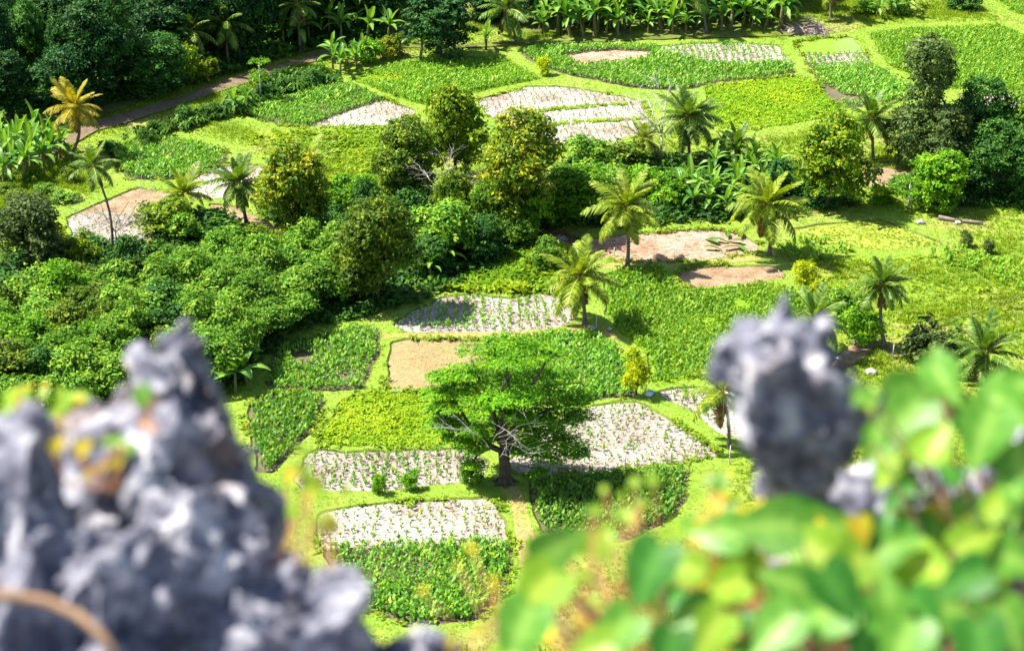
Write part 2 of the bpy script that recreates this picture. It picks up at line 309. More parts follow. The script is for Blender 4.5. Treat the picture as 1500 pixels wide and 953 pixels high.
# ------------------------------------------------------------------ plots: outlines and what covers them
PLOTS = {
 'A': ([(357,170),(397,150),(448,136),(504,120),(548,139),(565,147),(609,162),(602,169),(560,184),(455,185),(420,183),(392,177)],
       [('dense', None), ('mulch', [(440,190),(490,169),(548,149),(565,143),(640,162),(602,190)])],
       'sunken field half leafy taro, half pale mulch, below the dirt track'),
 'B': ([(518,115),(540,103),(590,92),(660,84),(735,82),(752,94),(772,106),(793,115),(745,124),(700,134),(660,146),(622,154),(583,143),(535,124)],
       [('low', None)], 'bright green taro field beside the round dark tree at the forest edge'),
 'C': ([(700,146),(735,138),(772,127),(812,126),(850,130),(917,143),(938,150),(947,167),(950,192),(900,206),(820,212),(760,195),(712,165)],
       [('mulch', None)], 'white mulched field striped with grass lines behind the yellow-flowered tree'),
 'D': ([(766,76),(800,70),(870,66),(960,68),(1050,62),(1140,66),(1166,106),(1110,116),(1045,122),(1020,128),(985,132),(925,128),(880,118),(845,112),(815,104),(790,95),(770,84)],
       [('midgreen', None), ('mulchmid', [(945,60),(1150,60),(1160,92),(1060,96),(985,84)]), ('litter', [(820,80),(900,72),(960,76),(950,88),(850,94)])],
       'long taro field in front of the banana row'),
 'E': ([(1035,128),(1100,118),(1170,110),(1190,118),(1215,145),(1230,163),(1180,178),(1100,188),(1055,186),(1040,160)],
       [('weeds', None)], 'weedy bright green field beyond the tall coconut palm'),
 'F': ([(1168,62),(1205,56),(1248,54),(1262,76),(1278,94),(1300,108),(1335,130),(1335,143),(1295,152),(1260,156),(1235,155),(1212,140),(1195,112),(1180,85)],
       [('midgreen', [(1150,82),(1290,78),(1350,120),(1350,160),(1200,160)]), ('water', [(1140,40),(1256,40),(1266,76),(1172,80)]), ('mulchmid', [(1172,80),(1266,76),(1280,92),(1195,98)])],
       'narrow field with a green pool at its far end below the brush heap'),
 'G': ([(1278,50),(1330,42),(1400,40),(1470,38),(1510,60),(1530,132),(1460,131),(1400,129),(1365,127),(1335,112),(1308,96),(1290,76)],
       [('lime', None)], 'wide lime green taro field behind the tall dark tree'),
 'H': ([(1405,137),(1460,136),(1530,140),(1530,166),(1450,166),(1420,152)], [('mulch', None)], 'pale mulched field at the far edge of the dark grove'),
 'I': ([(1455,-2),(1480,-6),(1540,-6),(1540,28),(1490,20)], [('lime', None)], 'small lime green taro field in the far top corner'),
 'J': ([(158,218),(201,205),(242,200),(279,208),(329,222),(332,232),(302,252),(262,262),(188,262),(175,242)],
       [('dense', None)], 'blue-green taro field below the dirt track behind the slim palm'),
 'J2': ([(272,268),(310,246),(350,240),(385,243),(372,262),(320,290),(282,290)], [('mulch', None)], 'small white mulched field half hidden by short palms'),
 'K': ([(98,318),(140,300),(200,275),(235,278),(262,290),(270,310),(210,356),(160,358),(110,345)],
       [('soil', None), ('mulch', [(95,318),(150,306),(206,318),(215,370),(105,360)])], 'red soil field with a white mulched corner behind the slim palm'),
 'K2': ([(305,298),(345,302),(420,338),(410,362),(385,358),(335,322)], [('soil', None)], 'bare red soil plot under the short palms'),
 'L': ([(818,356),(850,351),(911,344),(967,340),(1037,337),(1083,341),(1109,358),(1107,369),(1060,376),(990,381),(920,382),(878,381),(840,368)],
       [('litter', None)], 'red-brown leaf-littered field between the two leaning palms and the bananas'),
 'M': ([(992,400),(1010,393),(1060,389),(1100,388),(1140,392),(1148,404),(1120,410),(1060,416),(1005,421)], [('soil', None)],
       'small bare tan field in front of the leaf-littered field'),
 'N': ([(888,402),(920,394),(965,391),(982,408),(996,427),(1060,422),(1120,416),(1160,422),(1180,450),(1160,500),(1110,562),(1060,552),(1000,556),(962,560),(950,525),(940,505),(915,487),(890,462)],
       [('low', None)], 'large green taro field behind the grey rock pinnacle'),
 'N2': ([(968,572),(1010,566),(1100,575),(1090,640),(1060,634),(1022,602),(980,585)], [('mulchmid', None)], 'pale mulched plot beside the rock pinnacle'),
 'O': ([(580,474),(600,458),(645,437),(690,430),(725,434),(755,437),(770,431),(800,430),(835,437),(846,452),(842,466),(820,476),(770,483),(700,486),(620,486),(590,483)],
       [('mulchmid', None)], 'white mulched field with a shaded corner above the big tree'),
 'P': ([(578,501),(594,498),(660,498),(726,500),(712,520),(690,545),(660,565),(620,571),(565,565),(572,530)], [('dry', None)], 'dry tan field behind the big spreading tree'),
 'Q': ([(392,560),(400,530),(412,503),(470,490),(540,478),(556,482),(552,515),(535,558),(528,569),(450,571),(398,569)], [('dense', None)],
       'dense taro field in front of the dark thicket'),
 'R': ([(742,500),(770,492),(830,486),(870,490),(898,502),(918,530),(930,558),(930,578),(880,583),(830,588),(770,592),(705,586),(700,572),(722,535)], [('dense', None)],
       'dense taro field behind the big spreading tree'),
 'S': ([(858,597),(900,590),(932,587),(952,598),(985,617),(1030,646),(1052,660),(1040,668),(980,676),(900,685),(830,692),(775,694),(755,686),(748,672),(770,650),(800,620)],
       [('mulchrow', None)], 'white mulched field planted in rows beside the big tree'),
 'T': ([(366,592),(395,577),(440,577),(472,582),(468,605),(450,635),(425,662),(402,690),(385,690),(370,640)], [('dense', None)],
       'curved taro field beside the grey rock'),
 'U': ([(505,582),(560,574),(640,577),(690,600),(700,648),(600,651),(470,649),(480,622)], [('weeds', None)], 'yellow-green weedy field left of the big tree'),
 'V': ([(452,662),(560,660),(690,657),(715,675),(712,690),(680,702),(600,712),(500,718),(445,716),(432,700)], [('mulchmid', None)],
       'taro field with white mulch between the weedy field and the grass bank'),
 'W': ([(470,752),(520,741),(600,735),(700,728),(722,735),(738,765),(747,795),(748,830),(735,870),(700,905),(600,915),(520,880),(490,830),(465,790)],
       [('mulchrow', [(440,700),(760,700),(760,792),(600,798),(440,802)]), ('dense', [(440,803),(600,799),(770,793),(770,930),(440,930)])],
       'nearest field, white mulch behind and tall taro in front'),
 'Y': ([(778,704),(850,698),(950,691),(1008,689),(1005,720),(985,755),(920,790),(850,800),(800,780),(786,745)], [('dense', None)],
       'dark green taro field in the shade of the big tree'),
 'Z': ([(1155,338),(1200,328),(1290,322),(1322,333),(1380,357),(1300,365),(1190,352)], [('short', None)], 'flat pale green field in front of the lime tree'),
}
def grow(pl, d):                         # outline pushed outward by d metres
    A = np.array(pl); a2 = np.sum(A[:, 0]*np.roll(A[:, 1], -1)-np.roll(A[:, 0], -1)*A[:, 1]); sg = 1 if a2 > 0 else -1
    t_ = np.roll(A, -2, 0)-np.roll(A, 2, 0); t_ /= np.linalg.norm(t_, axis=1)[:, None]; return [tuple(map(float, p)) for p in A+np.c_[t_[:, 1], -t_[:, 0]]*sg*d]
OUT = {k: grow(gpoly(v[0], 2, .3, seed=i), .22) for i, (k, v) in enumerate(PLOTS.items())}

def in_any(P):
    r = np.zeros(len(P), bool)
    for pl in OUT.values(): r |= inpoly(P, pl)
    return r
def near_any(P):
    d = np.full(len(P), 1e9)
    P = np.asarray(P)[:, :2]; d[:] = 6.0
    for pl in OUT.values():
        A = np.array(pl); lo, hi = A.min(0)-5, A.max(0)+5; I = np.where(((P > lo) & (P < hi)).all(1))[0]
        if len(I): d[I] = np.minimum(d[I], polydist(P[I], pl))
    return d
def hzv(P): return noise_at(P, .12, 3)*.22 + noise_at(P, .5, 9)*.07
def hz(x, y): return float(hzv([(x, y)])[0])

# ------------------------------------------------------------------ ground sheet with the plots cut in
gx, gy = np.meshgrid(np.arange(-75, 76, 1.6), np.arange(88, 275, 1.6)); G = np.c_[gx.ravel(), gy.ravel()] + rng.uniform(-.4, .4, (gx.size, 2))
G = G[~in_any(G)]; dn = near_any(G); G = G[dn > .7]; dn = dn[dn > .7]
far = [(-3000, -600), (3000, -600), (3000, 4000), (-3000, 4000)]
V, F = cdt_keep([far]+list(OUT.values()), lambda c: ~in_any(c), [tuple(p) for p in G])
d = near_any(V); vis = (np.abs(V[:, 0]) < 80) & (V[:, 1] > 85) & (V[:, 1] < 280)
V[:, 2] = np.where(vis & (d > .6), hzv(V)*np.clip((d-.5)/2.5, 0, 1), 0)
ground = tag(ob('ground', npmesh('ground', V, F, M['grass_ground'], np.clip(1-(d-.9)/1.8, 0, 1), smooth=True)), 'lime green grass ground of the valley floor', 'ground', kind='structure')
def gz(P):
    dd = near_any(np.asarray(P)[:, :2])
    return hzv(P)*np.clip((dd-.5)/2.5, 0, 1)

# ------------------------------------------------------------------ templates for crops and grass
def taro_template(r, n=9, h=.72, ls=.30):
    V = []; F = []; T = []
    for k in range(n):
        az = 2*PI*k/n + r.uniform(-.5, .5); lean = r.uniform(.08, .34); hh = h*r.uniform(.6, 1.05); L = ls*r.uniform(.75, 1.15); W = L*.30
        d = np.array([math.cos(az), math.sin(az), 0]); s = np.array([-d[1], d[0], 0]); top = d*lean*hh + np.array([0, 0, hh])
        a = r.uniform(-1.35, -.7) if r.random() < .7 else r.uniform(.5, 1.2)
        ax = d*math.cos(a) + np.array([0, 0, math.sin(a)]); up = np.array([0, 0, .12*L]); q = len(V); t0 = r.uniform(0, 1)
        V += [s*.018, -s*.018, top]; F.append((q, q+1, q+2)); T += [.5*t0]*3
        q = len(V); B = top
        V += [B, B-ax*.30*L+s*W*.7, B+ax*.2*L+s*W-up*.4, B+ax*.85*L, B+ax*.2*L-s*W-up*.4, B-ax*.30*L-s*W*.7]
        F += [(q, q+1, q+2), (q, q+2, q+3), (q, q+3, q+4), (q, q+4, q+5)]; T += [t0]*6
    return np.array(V), np.array(F, np.int32), np.array(T)
def weed_template(r, n=9, h=.3, L=.2):
    V = []; F = []; T = []
    for k in range(n):
        p = np.array([r.normal(0, .16), r.normal(0, .16), h*r.uniform(.25, 1)]); nrm = np.array([r.normal(0, .5), r.normal(0, .5), 1]); nrm /= np.linalg.norm(nrm)
        a = np.cross(nrm, [math.cos(k), math.sin(k), .1]); a /= np.linalg.norm(a); b = np.cross(nrm, a); q = len(V)
        V += [p-a*L, p+b*L*.5, p+a*L, p-b*L*.5]; F += [(q, q+1, q+2), (q, q+2, q+3)]; T += [r.uniform(0, 1)]*4
    return np.array(V), np.array(F, np.int32), np.array(T)
def tuft_template(r, n=6, h=.3, w=.03):
    V = []; F = []; T = []
    for k in range(n):
        az = r.uniform(0, 2*PI); l = r.uniform(.15, .7)*h; p = np.array([r.normal(0, .09), r.normal(0, .09), 0]); s = np.array([-math.sin(az), math.cos(az), 0])*w
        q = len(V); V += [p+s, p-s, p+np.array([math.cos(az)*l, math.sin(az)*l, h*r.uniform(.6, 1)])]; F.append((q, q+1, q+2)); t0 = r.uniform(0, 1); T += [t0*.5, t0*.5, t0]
    return np.array(V), np.array(F, np.int32), np.array(T)
def strip_template(r):
    L = r.uniform(.25, .6); W = r.uniform(.02, .055); c = r.uniform(-.06, .06); b = r.uniform(.0, .07)
    V = np.array([[-L/2, -W, .01], [-L/2, W, .015], [0, c-W, b], [0, c+W, b+.02], [L/2, -W*.4, .01], [L/2, W*.4, .02]])
    return V, np.array([[0, 2, 1], [1, 2, 3], [2, 4, 3], [3, 4, 5]], np.int32), np.full(6, r.uniform(0, 1))
def fern_template(r, n=9, L=.8):
    V = []; F = []; T = []
    for k in range(n):
        az = 2*PI*k/n + r.uniform(-.3, .3); d = np.array([math.cos(az), math.sin(az), 0]); s = np.array([-d[1], d[0], 0]); l = L*r.uniform(.6, 1.1); hh = r.uniform(.5, 1.0)*L; q = len(V); t0 = r.uniform(0, 1)
        V += [np.zeros(3), d*l*.45+s*.13*L+np.array([0, 0, hh]), d*l*.45-s*.13*L+np.array([0, 0, hh]), d*l+np.array([0, 0, hh*.55])]
        F += [(q, q+1, q+2), (q+1, q+3, q+2)]; T += [t0]*4
    return np.array(V), np.array(F, np.int32), np.array(T)
TARO = [taro_template(rng) for _ in range(7)]
WEED = [weed_template(rng) for _ in range(6)]
TUFT = [tuft_template(rng) for _ in range(8)]
STRIP = [strip_template(rng) for _ in range(14)]
UNDER = [weed_template(rng, 14, .35, .13) for _ in range(6)]
FERN = [fern_template(rng) for _ in range(5)]
BED = -.13

# ------------------------------------------------------------------ the plots
taro_meshes = [npmesh('taro_plant', *t[:2], M['taro'], t[2]) for t in TARO]
singles = []
def clip_sheet(pl, sub):
    if sub is None: return cdt_keep([pl], lambda c: inpoly(c, pl))
    return cdt_keep([pl, sub], lambda c: inpoly(c, pl) & inpoly(c, sub))
for key, (px, covers, label) in PLOTS.items():
    pl = OUT[key]; A = np.array(pl); c = A.mean(0)
    # floor: the outline pushed in a little, with the bank running down to it
    area2 = np.sum(A[:, 0]*np.roll(A[:, 1], -1)-np.roll(A[:, 0], -1)*A[:, 1]); sgn = 1 if area2 > 0 else -1
    tn = np.roll(A, -1, 0)-np.roll(A, 1, 0); tn /= np.linalg.norm(tn, axis=1)[:, None]; inn = np.c_[-tn[:, 1], tn[:, 0]]*sgn
    B = A + inn*.16; n = len(A)
    V, F = cdt_keep([[tuple(p) for p in B]], lambda cc: inpoly(cc, B)); V[:, 2] = BED
    field = tag(ob('field', npmesh('field', V, F, M['mud'])), label, 'field', 'taro fields on the valley floor', 'structure')
    W = np.vstack([np.c_[A, np.full(n, .01)], np.c_[B, np.full(n, BED-.02)]]); i = np.arange(n); j = (i+1) % n
    Fw = np.vstack([np.c_[i, j, i+n], np.c_[j, j+n, i+n]])
    if sgn > 0: pass
    ob('bank', npmesh('bank', W, Fw, M['bank']), field)
    lev = BED
    for ci, (ctype, sub) in enumerate(covers):
        subp = None if sub is None else gpoly(sub, 1, .3, seed=3)
        Bp = [tuple(p) for p in B]
        sheet = {'mulch': 'mulch_sheet', 'mulchmid': 'mulch_sheet', 'mulchrow': 'mulch_sheet', 'litter': 'litter_sheet', 'dry': 'dry_sheet', 'soil': 'soil_sheet', 'ash': 'ash_sheet', 'short': 'short_sheet', 'weeds': 'weed_sheet', 'water': 'duckweed', 'low': 'weed_sheet', 'lime': 'weed_sheet'}.get(ctype)
        later = [gpoly(s, 1, .3, seed=3) for t_, s in covers[ci+1:] if s is not None]
        if sheet:
            V, F = clip_sheet(Bp, subp)
            if len(F):
                lev += .006; V[:, 2] = lev + (.05 if ctype == 'water' else 0)
                nm = {'water': 'water', 'soil': 'soil', 'weeds': 'weed_floor', 'low': 'weed_floor', 'lime': 'weed_floor', 'short': 'mown_floor', 'ash': 'ash'}.get(ctype, 'mulch_bed')
                ob(nm, npmesh(nm, V, F, M[sheet]), field)
        rang = {'W': .05, 'S': -.22, 'V': .1, 'O': .1, 'C': .15}.get(key, .05)
        def pts(dens, grid=0, ang=0, rows=None):
            P = sample_poly(Bp, dens, grid=grid, ang=ang) if rows is None else row_points(Bp, *rows)
            if subp is not None: P = P[inpoly(P, subp)]
            for lp in later: P = P[~inpoly(P, lp)]
            return P
        if ctype in ('mulch', 'mulchmid', 'mulchrow', 'litter', 'soil', 'ash', 'dry'):
            dens = {'mulch': 30, 'mulchmid': 28, 'mulchrow': 34, 'litter': 24, 'soil': 9, 'ash': 5, 'dry': 22}[ctype]
            P = pts(dens)
            if 'mulch' in ctype: P = np.vstack([P[:len(P)//2], pts(0, rows=(.72, dens*.75, rang, 0, None, .15))])
            if len(P):
                sc = rng.uniform(.5, 1.0, len(P))*(.5 if ctype in ('dry', 'soil') else 1); an = rng.normal(0, .5, len(P)) if ctype == 'litter' else rng.normal(1.35, .75, len(P))
                V, F, T = scatter(STRIP, P, lev+.005, an, sc, np.clip(.5+noise_at(P, .3, 5)*1.2+rng.normal(0, .25, len(P)), 0, 1))
                mo = ob('mulch', npmesh('mulch', V, F, M['litter' if ctype in ('litter', 'soil', 'dry') else 'mulch'], T), field); mo['kind'] = 'stuff'
        tdens = {'dense': 10, 'midgreen': 7.5, 'low': 9, 'lime': 8, 'mulchmid': 3.6, 'mulchrow': 2.6, 'mulch': 2.4}.get(ctype, 0)
        if tdens:
            P = pts(0, rows=(.72, 1/(.72*tdens), rang, .17)) if 'mulch' in ctype else pts(tdens, grid=.3, ang=rng.uniform(-.15, .2))
            P = P[polydist(P, Bp) > .18]
            nz = noise_at(P, .22, 2)
            if ctype == 'dense': sc = rng.uniform(.6, .95, len(P))*(1+.4*nz); keep = (nz > -.62) & (rng.random(len(P)) < .93)
            elif ctype in ('low', 'lime'): sc = rng.uniform(.5, .85, len(P))*(1+.3*nz); keep = nz > -.6
            elif ctype == 'midgreen': sc = rng.uniform(.65, 1.0, len(P))*(1+.3*nz); keep = nz > -.55
            elif ctype == 'mulchmid': sc = rng.uniform(.42, .8, len(P))*(1+.35*nz); keep = (nz > -.6) & (rng.random(len(P)) < .92)
            elif ctype == 'mulchrow': sc = rng.uniform(.3, .7, len(P)); keep = rng.random(len(P)) < .93
            else: sc = rng.uniform(.25, .48, len(P)); keep = rng.random(len(P)) < .85
            P, sc = P[keep], sc[keep]
            if key in ('S', 'W', 'V') and ctype != 'dense':
                for p, s in zip(P, sc): singles.append((key, p, s))
            elif len(P):
                V, F, T = scatter(TARO, P, lev, rng.uniform(0, 2*PI, len(P)), sc, rng.uniform(0, 1, len(P)))
                lime = ctype in ('low', 'lime')
                tag(ob('taro_crop', npmesh('taro_crop', V, F, M['taro_lime' if lime else 'taro'], T)), 'taro plants covering the '+label[:90].split(',')[0], 'crop', kind='stuff')
        if ctype in ('weeds', 'low', 'short', 'lime'):
            P = pts({'weeds': 22, 'low': 6, 'short': 10, 'lime': 4}[ctype]); sc = rng.uniform(.5, 1.2, len(P))*{'weeds': .62, 'low': .6, 'short': .35, 'lime': .6}[ctype]
            V, F, T = scatter(WEED, P, lev, rng.uniform(0, 6.28, len(P)), sc*(1+.5*noise_at(P, .3, 4)), np.clip(.5+.8*noise_at(P, .25, 1)+rng.normal(0, .2, len(P)), 0, 1))
            tag(ob('weeds', npmesh('weeds', V, F, M['weed_yellow' if key == 'U' else 'weed'], T)), 'low weeds growing over the '+label.split(',')[0], 'weeds', kind='stuff')
# single taro plants in the pale fields nearest the camera; the ones past 300 become one mass
singles.sort(key=lambda t: t[1][1])
SL = {'S': 'young taro plant in the white rowed field beside the big tree', 'W': 'small taro seedling in the nearest white mulched field', 'V': 'leafy taro plant in the mulched field between weeds and grass bank'}
for key, p, s in singles[:300]:
    o = ob('taro_plant', taro_meshes[int(rng.integers(0, 7))], None, (p[0], p[1], BED+.005), (0, 0, rng.uniform(0, 6.28)), float(s))
    tag(o, SL[key], 'taro plant', {'S': 'taro plants in the white rowed field', 'W': 'taro seedlings in the nearest field', 'V': 'taro plants in the half mulched field'}[key])
rest = singles[300:]
if rest:
    P = np.array([r[1] for r in rest]); V, F, T = scatter(TARO, P, BED+.005, rng.uniform(0, 6.28, len(P)), np.array([r[2] for r in rest]), rng.uniform(0, 1, len(P)))
    tag(ob('taro_crop', npmesh('taro_crop', V, F, M['taro'], T)), 'remaining young taro plants dotted over the pale mulched fields', 'crop', kind='stuff')

# ------------------------------------------------------------------ track, trench and grass
def ribbon(px, width, z=.02):
    P = [gp(*p) for p in px]; Q = []
    for i in range(len(P)-1):
        a, b = P[i], P[i+1]; n = max(2, int(np.linalg.norm(b-a)/1.0))
        Q += [a+(b-a)*k/n for k in range(n)]
    Q.append(P[-1]); Q = np.array(Q); t = np.gradient(Q[:, :2], axis=0); t /= np.linalg.norm(t, axis=1)[:, None]; nn = np.c_[-t[:, 1], t[:, 0]]
    V = []; F = []; cols = 5
    for i, (q, m) in enumerate(zip(Q, nn)):
        for k in range(cols):
            s = k/(cols-1)-.5; j = noise.noise(Vector((q[0]*.4, q[1]*.4, k)))*.25
            x = q[:2]+m*(s*width+j*(k in (0, cols-1))); V.append((x[0], x[1], hz(x[0], x[1])+z+.02*math.cos(s*12)))
    for i in range(len(Q)-1):
        for k in range(cols-1): a = i*cols+k; F += [(a, a+1, a+cols), (a+1, a+cols+1, a+cols)]
    F = np.array(F); V = np.array(V); nz = np.cross(V[F[:, 1]]-V[F[:, 0]], V[F[:, 2]]-V[F[:, 0]])[:, 2]; F[nz < 0] = F[nz < 0][:, ::-1]
    return V, F
V, F = ribbon([(60,232),(130,190),(180,175),(250,155),(300,137),(360,118),(400,103),(440,92),(475,82),(520,70)], 2.3, .12)
tag(ob('dirt_track', npmesh('dirt_track', V, F, M['track'], smooth=True)), 'reddish dirt track running along the forest edge', 'track', kind='structure')
V, F = ribbon([(1345,490),(1370,478),(1405,466),(1440,455),(1475,442),(1510,430)], .55, .09)
tag(ob('ditch', npmesh('ditch', V, F, M['bank'], smooth=True)), 'narrow dark ditch crossing the lime green meadow', 'ditch', kind='structure')
V, F = ribbon([(1262,345),(1330,335),(1352,350),(1385,372)], .5, .09)
# bare earth patches in the meadow edges
def earth(px, mat, label, z=.1):
    pl = gpoly(px, 2, .5, .7, 5); V, F = cdt_keep([pl], lambda c: inpoly(c, pl)); V[:, 2] = [hz(p[0], p[1])+z for p in V]
    tag(ob('earth_patch', npmesh('earth_patch', V, F, mat, smooth=True)), label, 'bare earth', kind='structure'); return pl
EARTH = [earth([(1262,252),(1300,248),(1345,255),(1335,275),(1290,284),(1265,272)], M['soil_sheet'], 'bare tan earth clearing beside the lime tree'),
 earth([(1240,512),(1262,500),(1280,505),(1270,525),(1240,540),(1215,540)], M['soil_sheet'], 'bare stony earth under the leaning palm'),
 earth([(690,-40),(1190,-40),(1190,52),(1000,58),(780,66),(690,70),(560,74),(560,-40)], M['bank'], 'earth under the banana row with its shade put into the dark colour')]  # last sheet: shade under and behind the bananas put into a dark ground colour
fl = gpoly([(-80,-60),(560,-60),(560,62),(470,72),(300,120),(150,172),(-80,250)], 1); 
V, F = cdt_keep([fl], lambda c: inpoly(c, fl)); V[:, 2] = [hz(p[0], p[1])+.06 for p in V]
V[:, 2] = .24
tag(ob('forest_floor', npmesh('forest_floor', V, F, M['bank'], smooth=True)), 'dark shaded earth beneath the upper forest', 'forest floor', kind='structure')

# grass: dense short tufts on the banks, longer in the meadows
fr = [gp(-60, -25)[:2], gp(1560, -25)[:2], gp(1560, 965)[:2], gp(-60, 965)[:2]]
P = sample_poly([tuple(p) for p in fr], 13)
P = P[~in_any(P)]
for pl in EARTH[:2]+[fl]: P = P[~inpoly(P, pl)]
tr = [gp(*p)[:2] for p in [(60,240),(130,196),(250,160),(360,122),(475,86),(520,76),(520,66),(475,78),(360,113),(250,150),(130,184),(60,224)]]
P = P[~inpoly(P, [tuple(p) for p in tr])]
d = near_any(P); nz = noise_at(P, .16, 7); n2 = noise_at(P, .7, 8)
sc = np.clip((d-1.2)/3, .0, 1)*(.55+.95*np.clip(nz+.35*n2, -.4, .9))+.28+.12*n2
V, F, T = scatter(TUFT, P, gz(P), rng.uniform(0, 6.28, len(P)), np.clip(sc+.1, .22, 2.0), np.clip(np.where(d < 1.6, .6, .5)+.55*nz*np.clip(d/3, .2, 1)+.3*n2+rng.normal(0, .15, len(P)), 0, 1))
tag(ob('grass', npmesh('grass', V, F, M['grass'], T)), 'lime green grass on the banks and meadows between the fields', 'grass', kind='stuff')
def patch(name, temps, px, dens, smin, smax, mat, label, cat, z=0.0):
    pl = gpoly(px, 1, .4, seed=9); P = sample_poly(pl, dens); P = P[~in_any(P)]
    V, F, T = scatter(temps, P, gz(P)+z, rng.uniform(0, 6.28, len(P)), rng.uniform(smin, smax, len(P))*(1+.4*noise_at(P, .4, 3)), np.clip(.5+noise_at(P, .3, 6)+rng.normal(0, .2, len(P)), 0, 1))
    tag(ob(name, npmesh(name, V, F, mat, T)), label, cat, kind='stuff')
patch('taro_crop', TARO, [(1362,372),(1395,362),(1440,374),(1510,392),(1510,428),(1440,408),(1400,392)], 3, .6, 1.0, M['taro_lime'], 'diagonal strip of taro crossing the lime meadow', 'crop')
patch('taro_crop', TARO, [(1138,366),(1165,352),(1200,352),(1250,362),(1235,376),(1180,388),(1150,384)], 4, .6, 1.0, M['taro_lime'], 'leafy taro strip beside the palm on the bank corner', 'crop')
patch('weeds', WEED, [(655,425),(700,392),(790,360),(838,368),(850,388),(815,425),(765,428),(690,428)], 13, .8, 1.7, M['weed'], 'knee-high green weeds between the white field and the leaf-littered field', 'weeds')
patch('weeds', WEED, [(480,185),(560,188),(545,260),(480,280),(420,240),(350,200)], 4, .5, 1.3, M['weed'], 'bright weeds in the meadow behind the yellow tree', 'weeds')
patch('weeds', WEED, [(1190,385),(1390,370),(1500,430),(1500,470),(1360,480),(1310,500),(1200,440)], 1.6, .4, .9, M['weed'], 'lush weeds in the lime meadow around the solitary palm', 'weeds')
for k, pl in OUT.items():                # weeds creeping over the plot edges
    A = np.array(pl); P = np.repeat(A, 3, 0)+rng.normal(0, .22, (len(A)*3, 2)); P = P[noise_at(P, .5, 2) > 0]
    V, F, T = scatter(WEED if rng.random() < .4 else TUFT, P, gz(P)-.03, rng.uniform(0, 6.28, len(P)), rng.uniform(.3, .9, len(P)), rng.uniform(0, 1, len(P)))
    tag(ob('edge_weeds', npmesh('edge_weeds', V, F, M['grass'], T)), 'weeds fringing the '+PLOTS[k][2].split(',')[0], 'weeds', kind='stuff')
for nm, px, wd, lb in [('footpath', [(560,492),(590,491),(700,491),(780,488),(850,480),(880,480),(905,500)], .9, 'worn tan footpath on the bank between the white field and the dry field'),
                   ('footpath', [(870,390),(930,389),(1000,387),(1060,382),(1115,378)], .9, 'worn tan footpath in front of the leaf-littered field'),
                   ('footpath', [(745,712),(760,740),(770,790),(775,830)], 1.1, 'worn grassy footpath beside the big trunk')]:
    V, F = ribbon(px, wd, .0); V[:, 2] = gz(V)+.015
    tag(ob(nm, npmesh(nm, V, F, M['worn'], smooth=True)), lb, 'footpath', kind='structure')
for px in ([(745,170),(790,163),(860,157),(925,152),(925,149),(860,153),(790,159),(745,166)], [(800,184),(860,179),(945,174),(945,170),(860,175),(800,180)]):
    pl = gpoly(px, 0); P = sample_poly(pl, 14); V, F, T = scatter(WEED, P, BED, rng.uniform(0, 6.28, len(P)), rng.uniform(.4, .8, len(P)), rng.uniform(0, 1, len(P)))
    tag(ob('grass_line', npmesh('grass_line', V, F, M['weed'], T)), 'thin line of grass dividing the white far field', 'grass', kind='stuff')
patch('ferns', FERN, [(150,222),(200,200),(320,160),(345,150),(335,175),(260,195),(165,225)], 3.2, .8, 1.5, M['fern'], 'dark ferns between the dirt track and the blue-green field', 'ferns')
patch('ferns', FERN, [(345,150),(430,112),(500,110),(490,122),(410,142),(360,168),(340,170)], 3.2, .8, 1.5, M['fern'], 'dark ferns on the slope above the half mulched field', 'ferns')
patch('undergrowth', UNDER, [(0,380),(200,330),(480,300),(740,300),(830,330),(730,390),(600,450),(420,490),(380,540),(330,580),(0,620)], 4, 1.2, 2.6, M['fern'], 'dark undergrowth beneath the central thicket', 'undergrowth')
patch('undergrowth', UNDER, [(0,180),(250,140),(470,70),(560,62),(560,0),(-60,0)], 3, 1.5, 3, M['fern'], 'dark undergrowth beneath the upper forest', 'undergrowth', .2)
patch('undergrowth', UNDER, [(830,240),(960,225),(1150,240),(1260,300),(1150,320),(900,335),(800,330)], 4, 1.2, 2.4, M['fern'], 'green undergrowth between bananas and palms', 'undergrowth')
patch('undergrowth', UNDER, [(1300,270),(1420,230),(1520,240),(1520,310),(1420,305),(1330,300)], 4, 1.2, 2.4, M['fern'], 'dark undergrowth beneath the grove of dark trees', 'undergrowth')
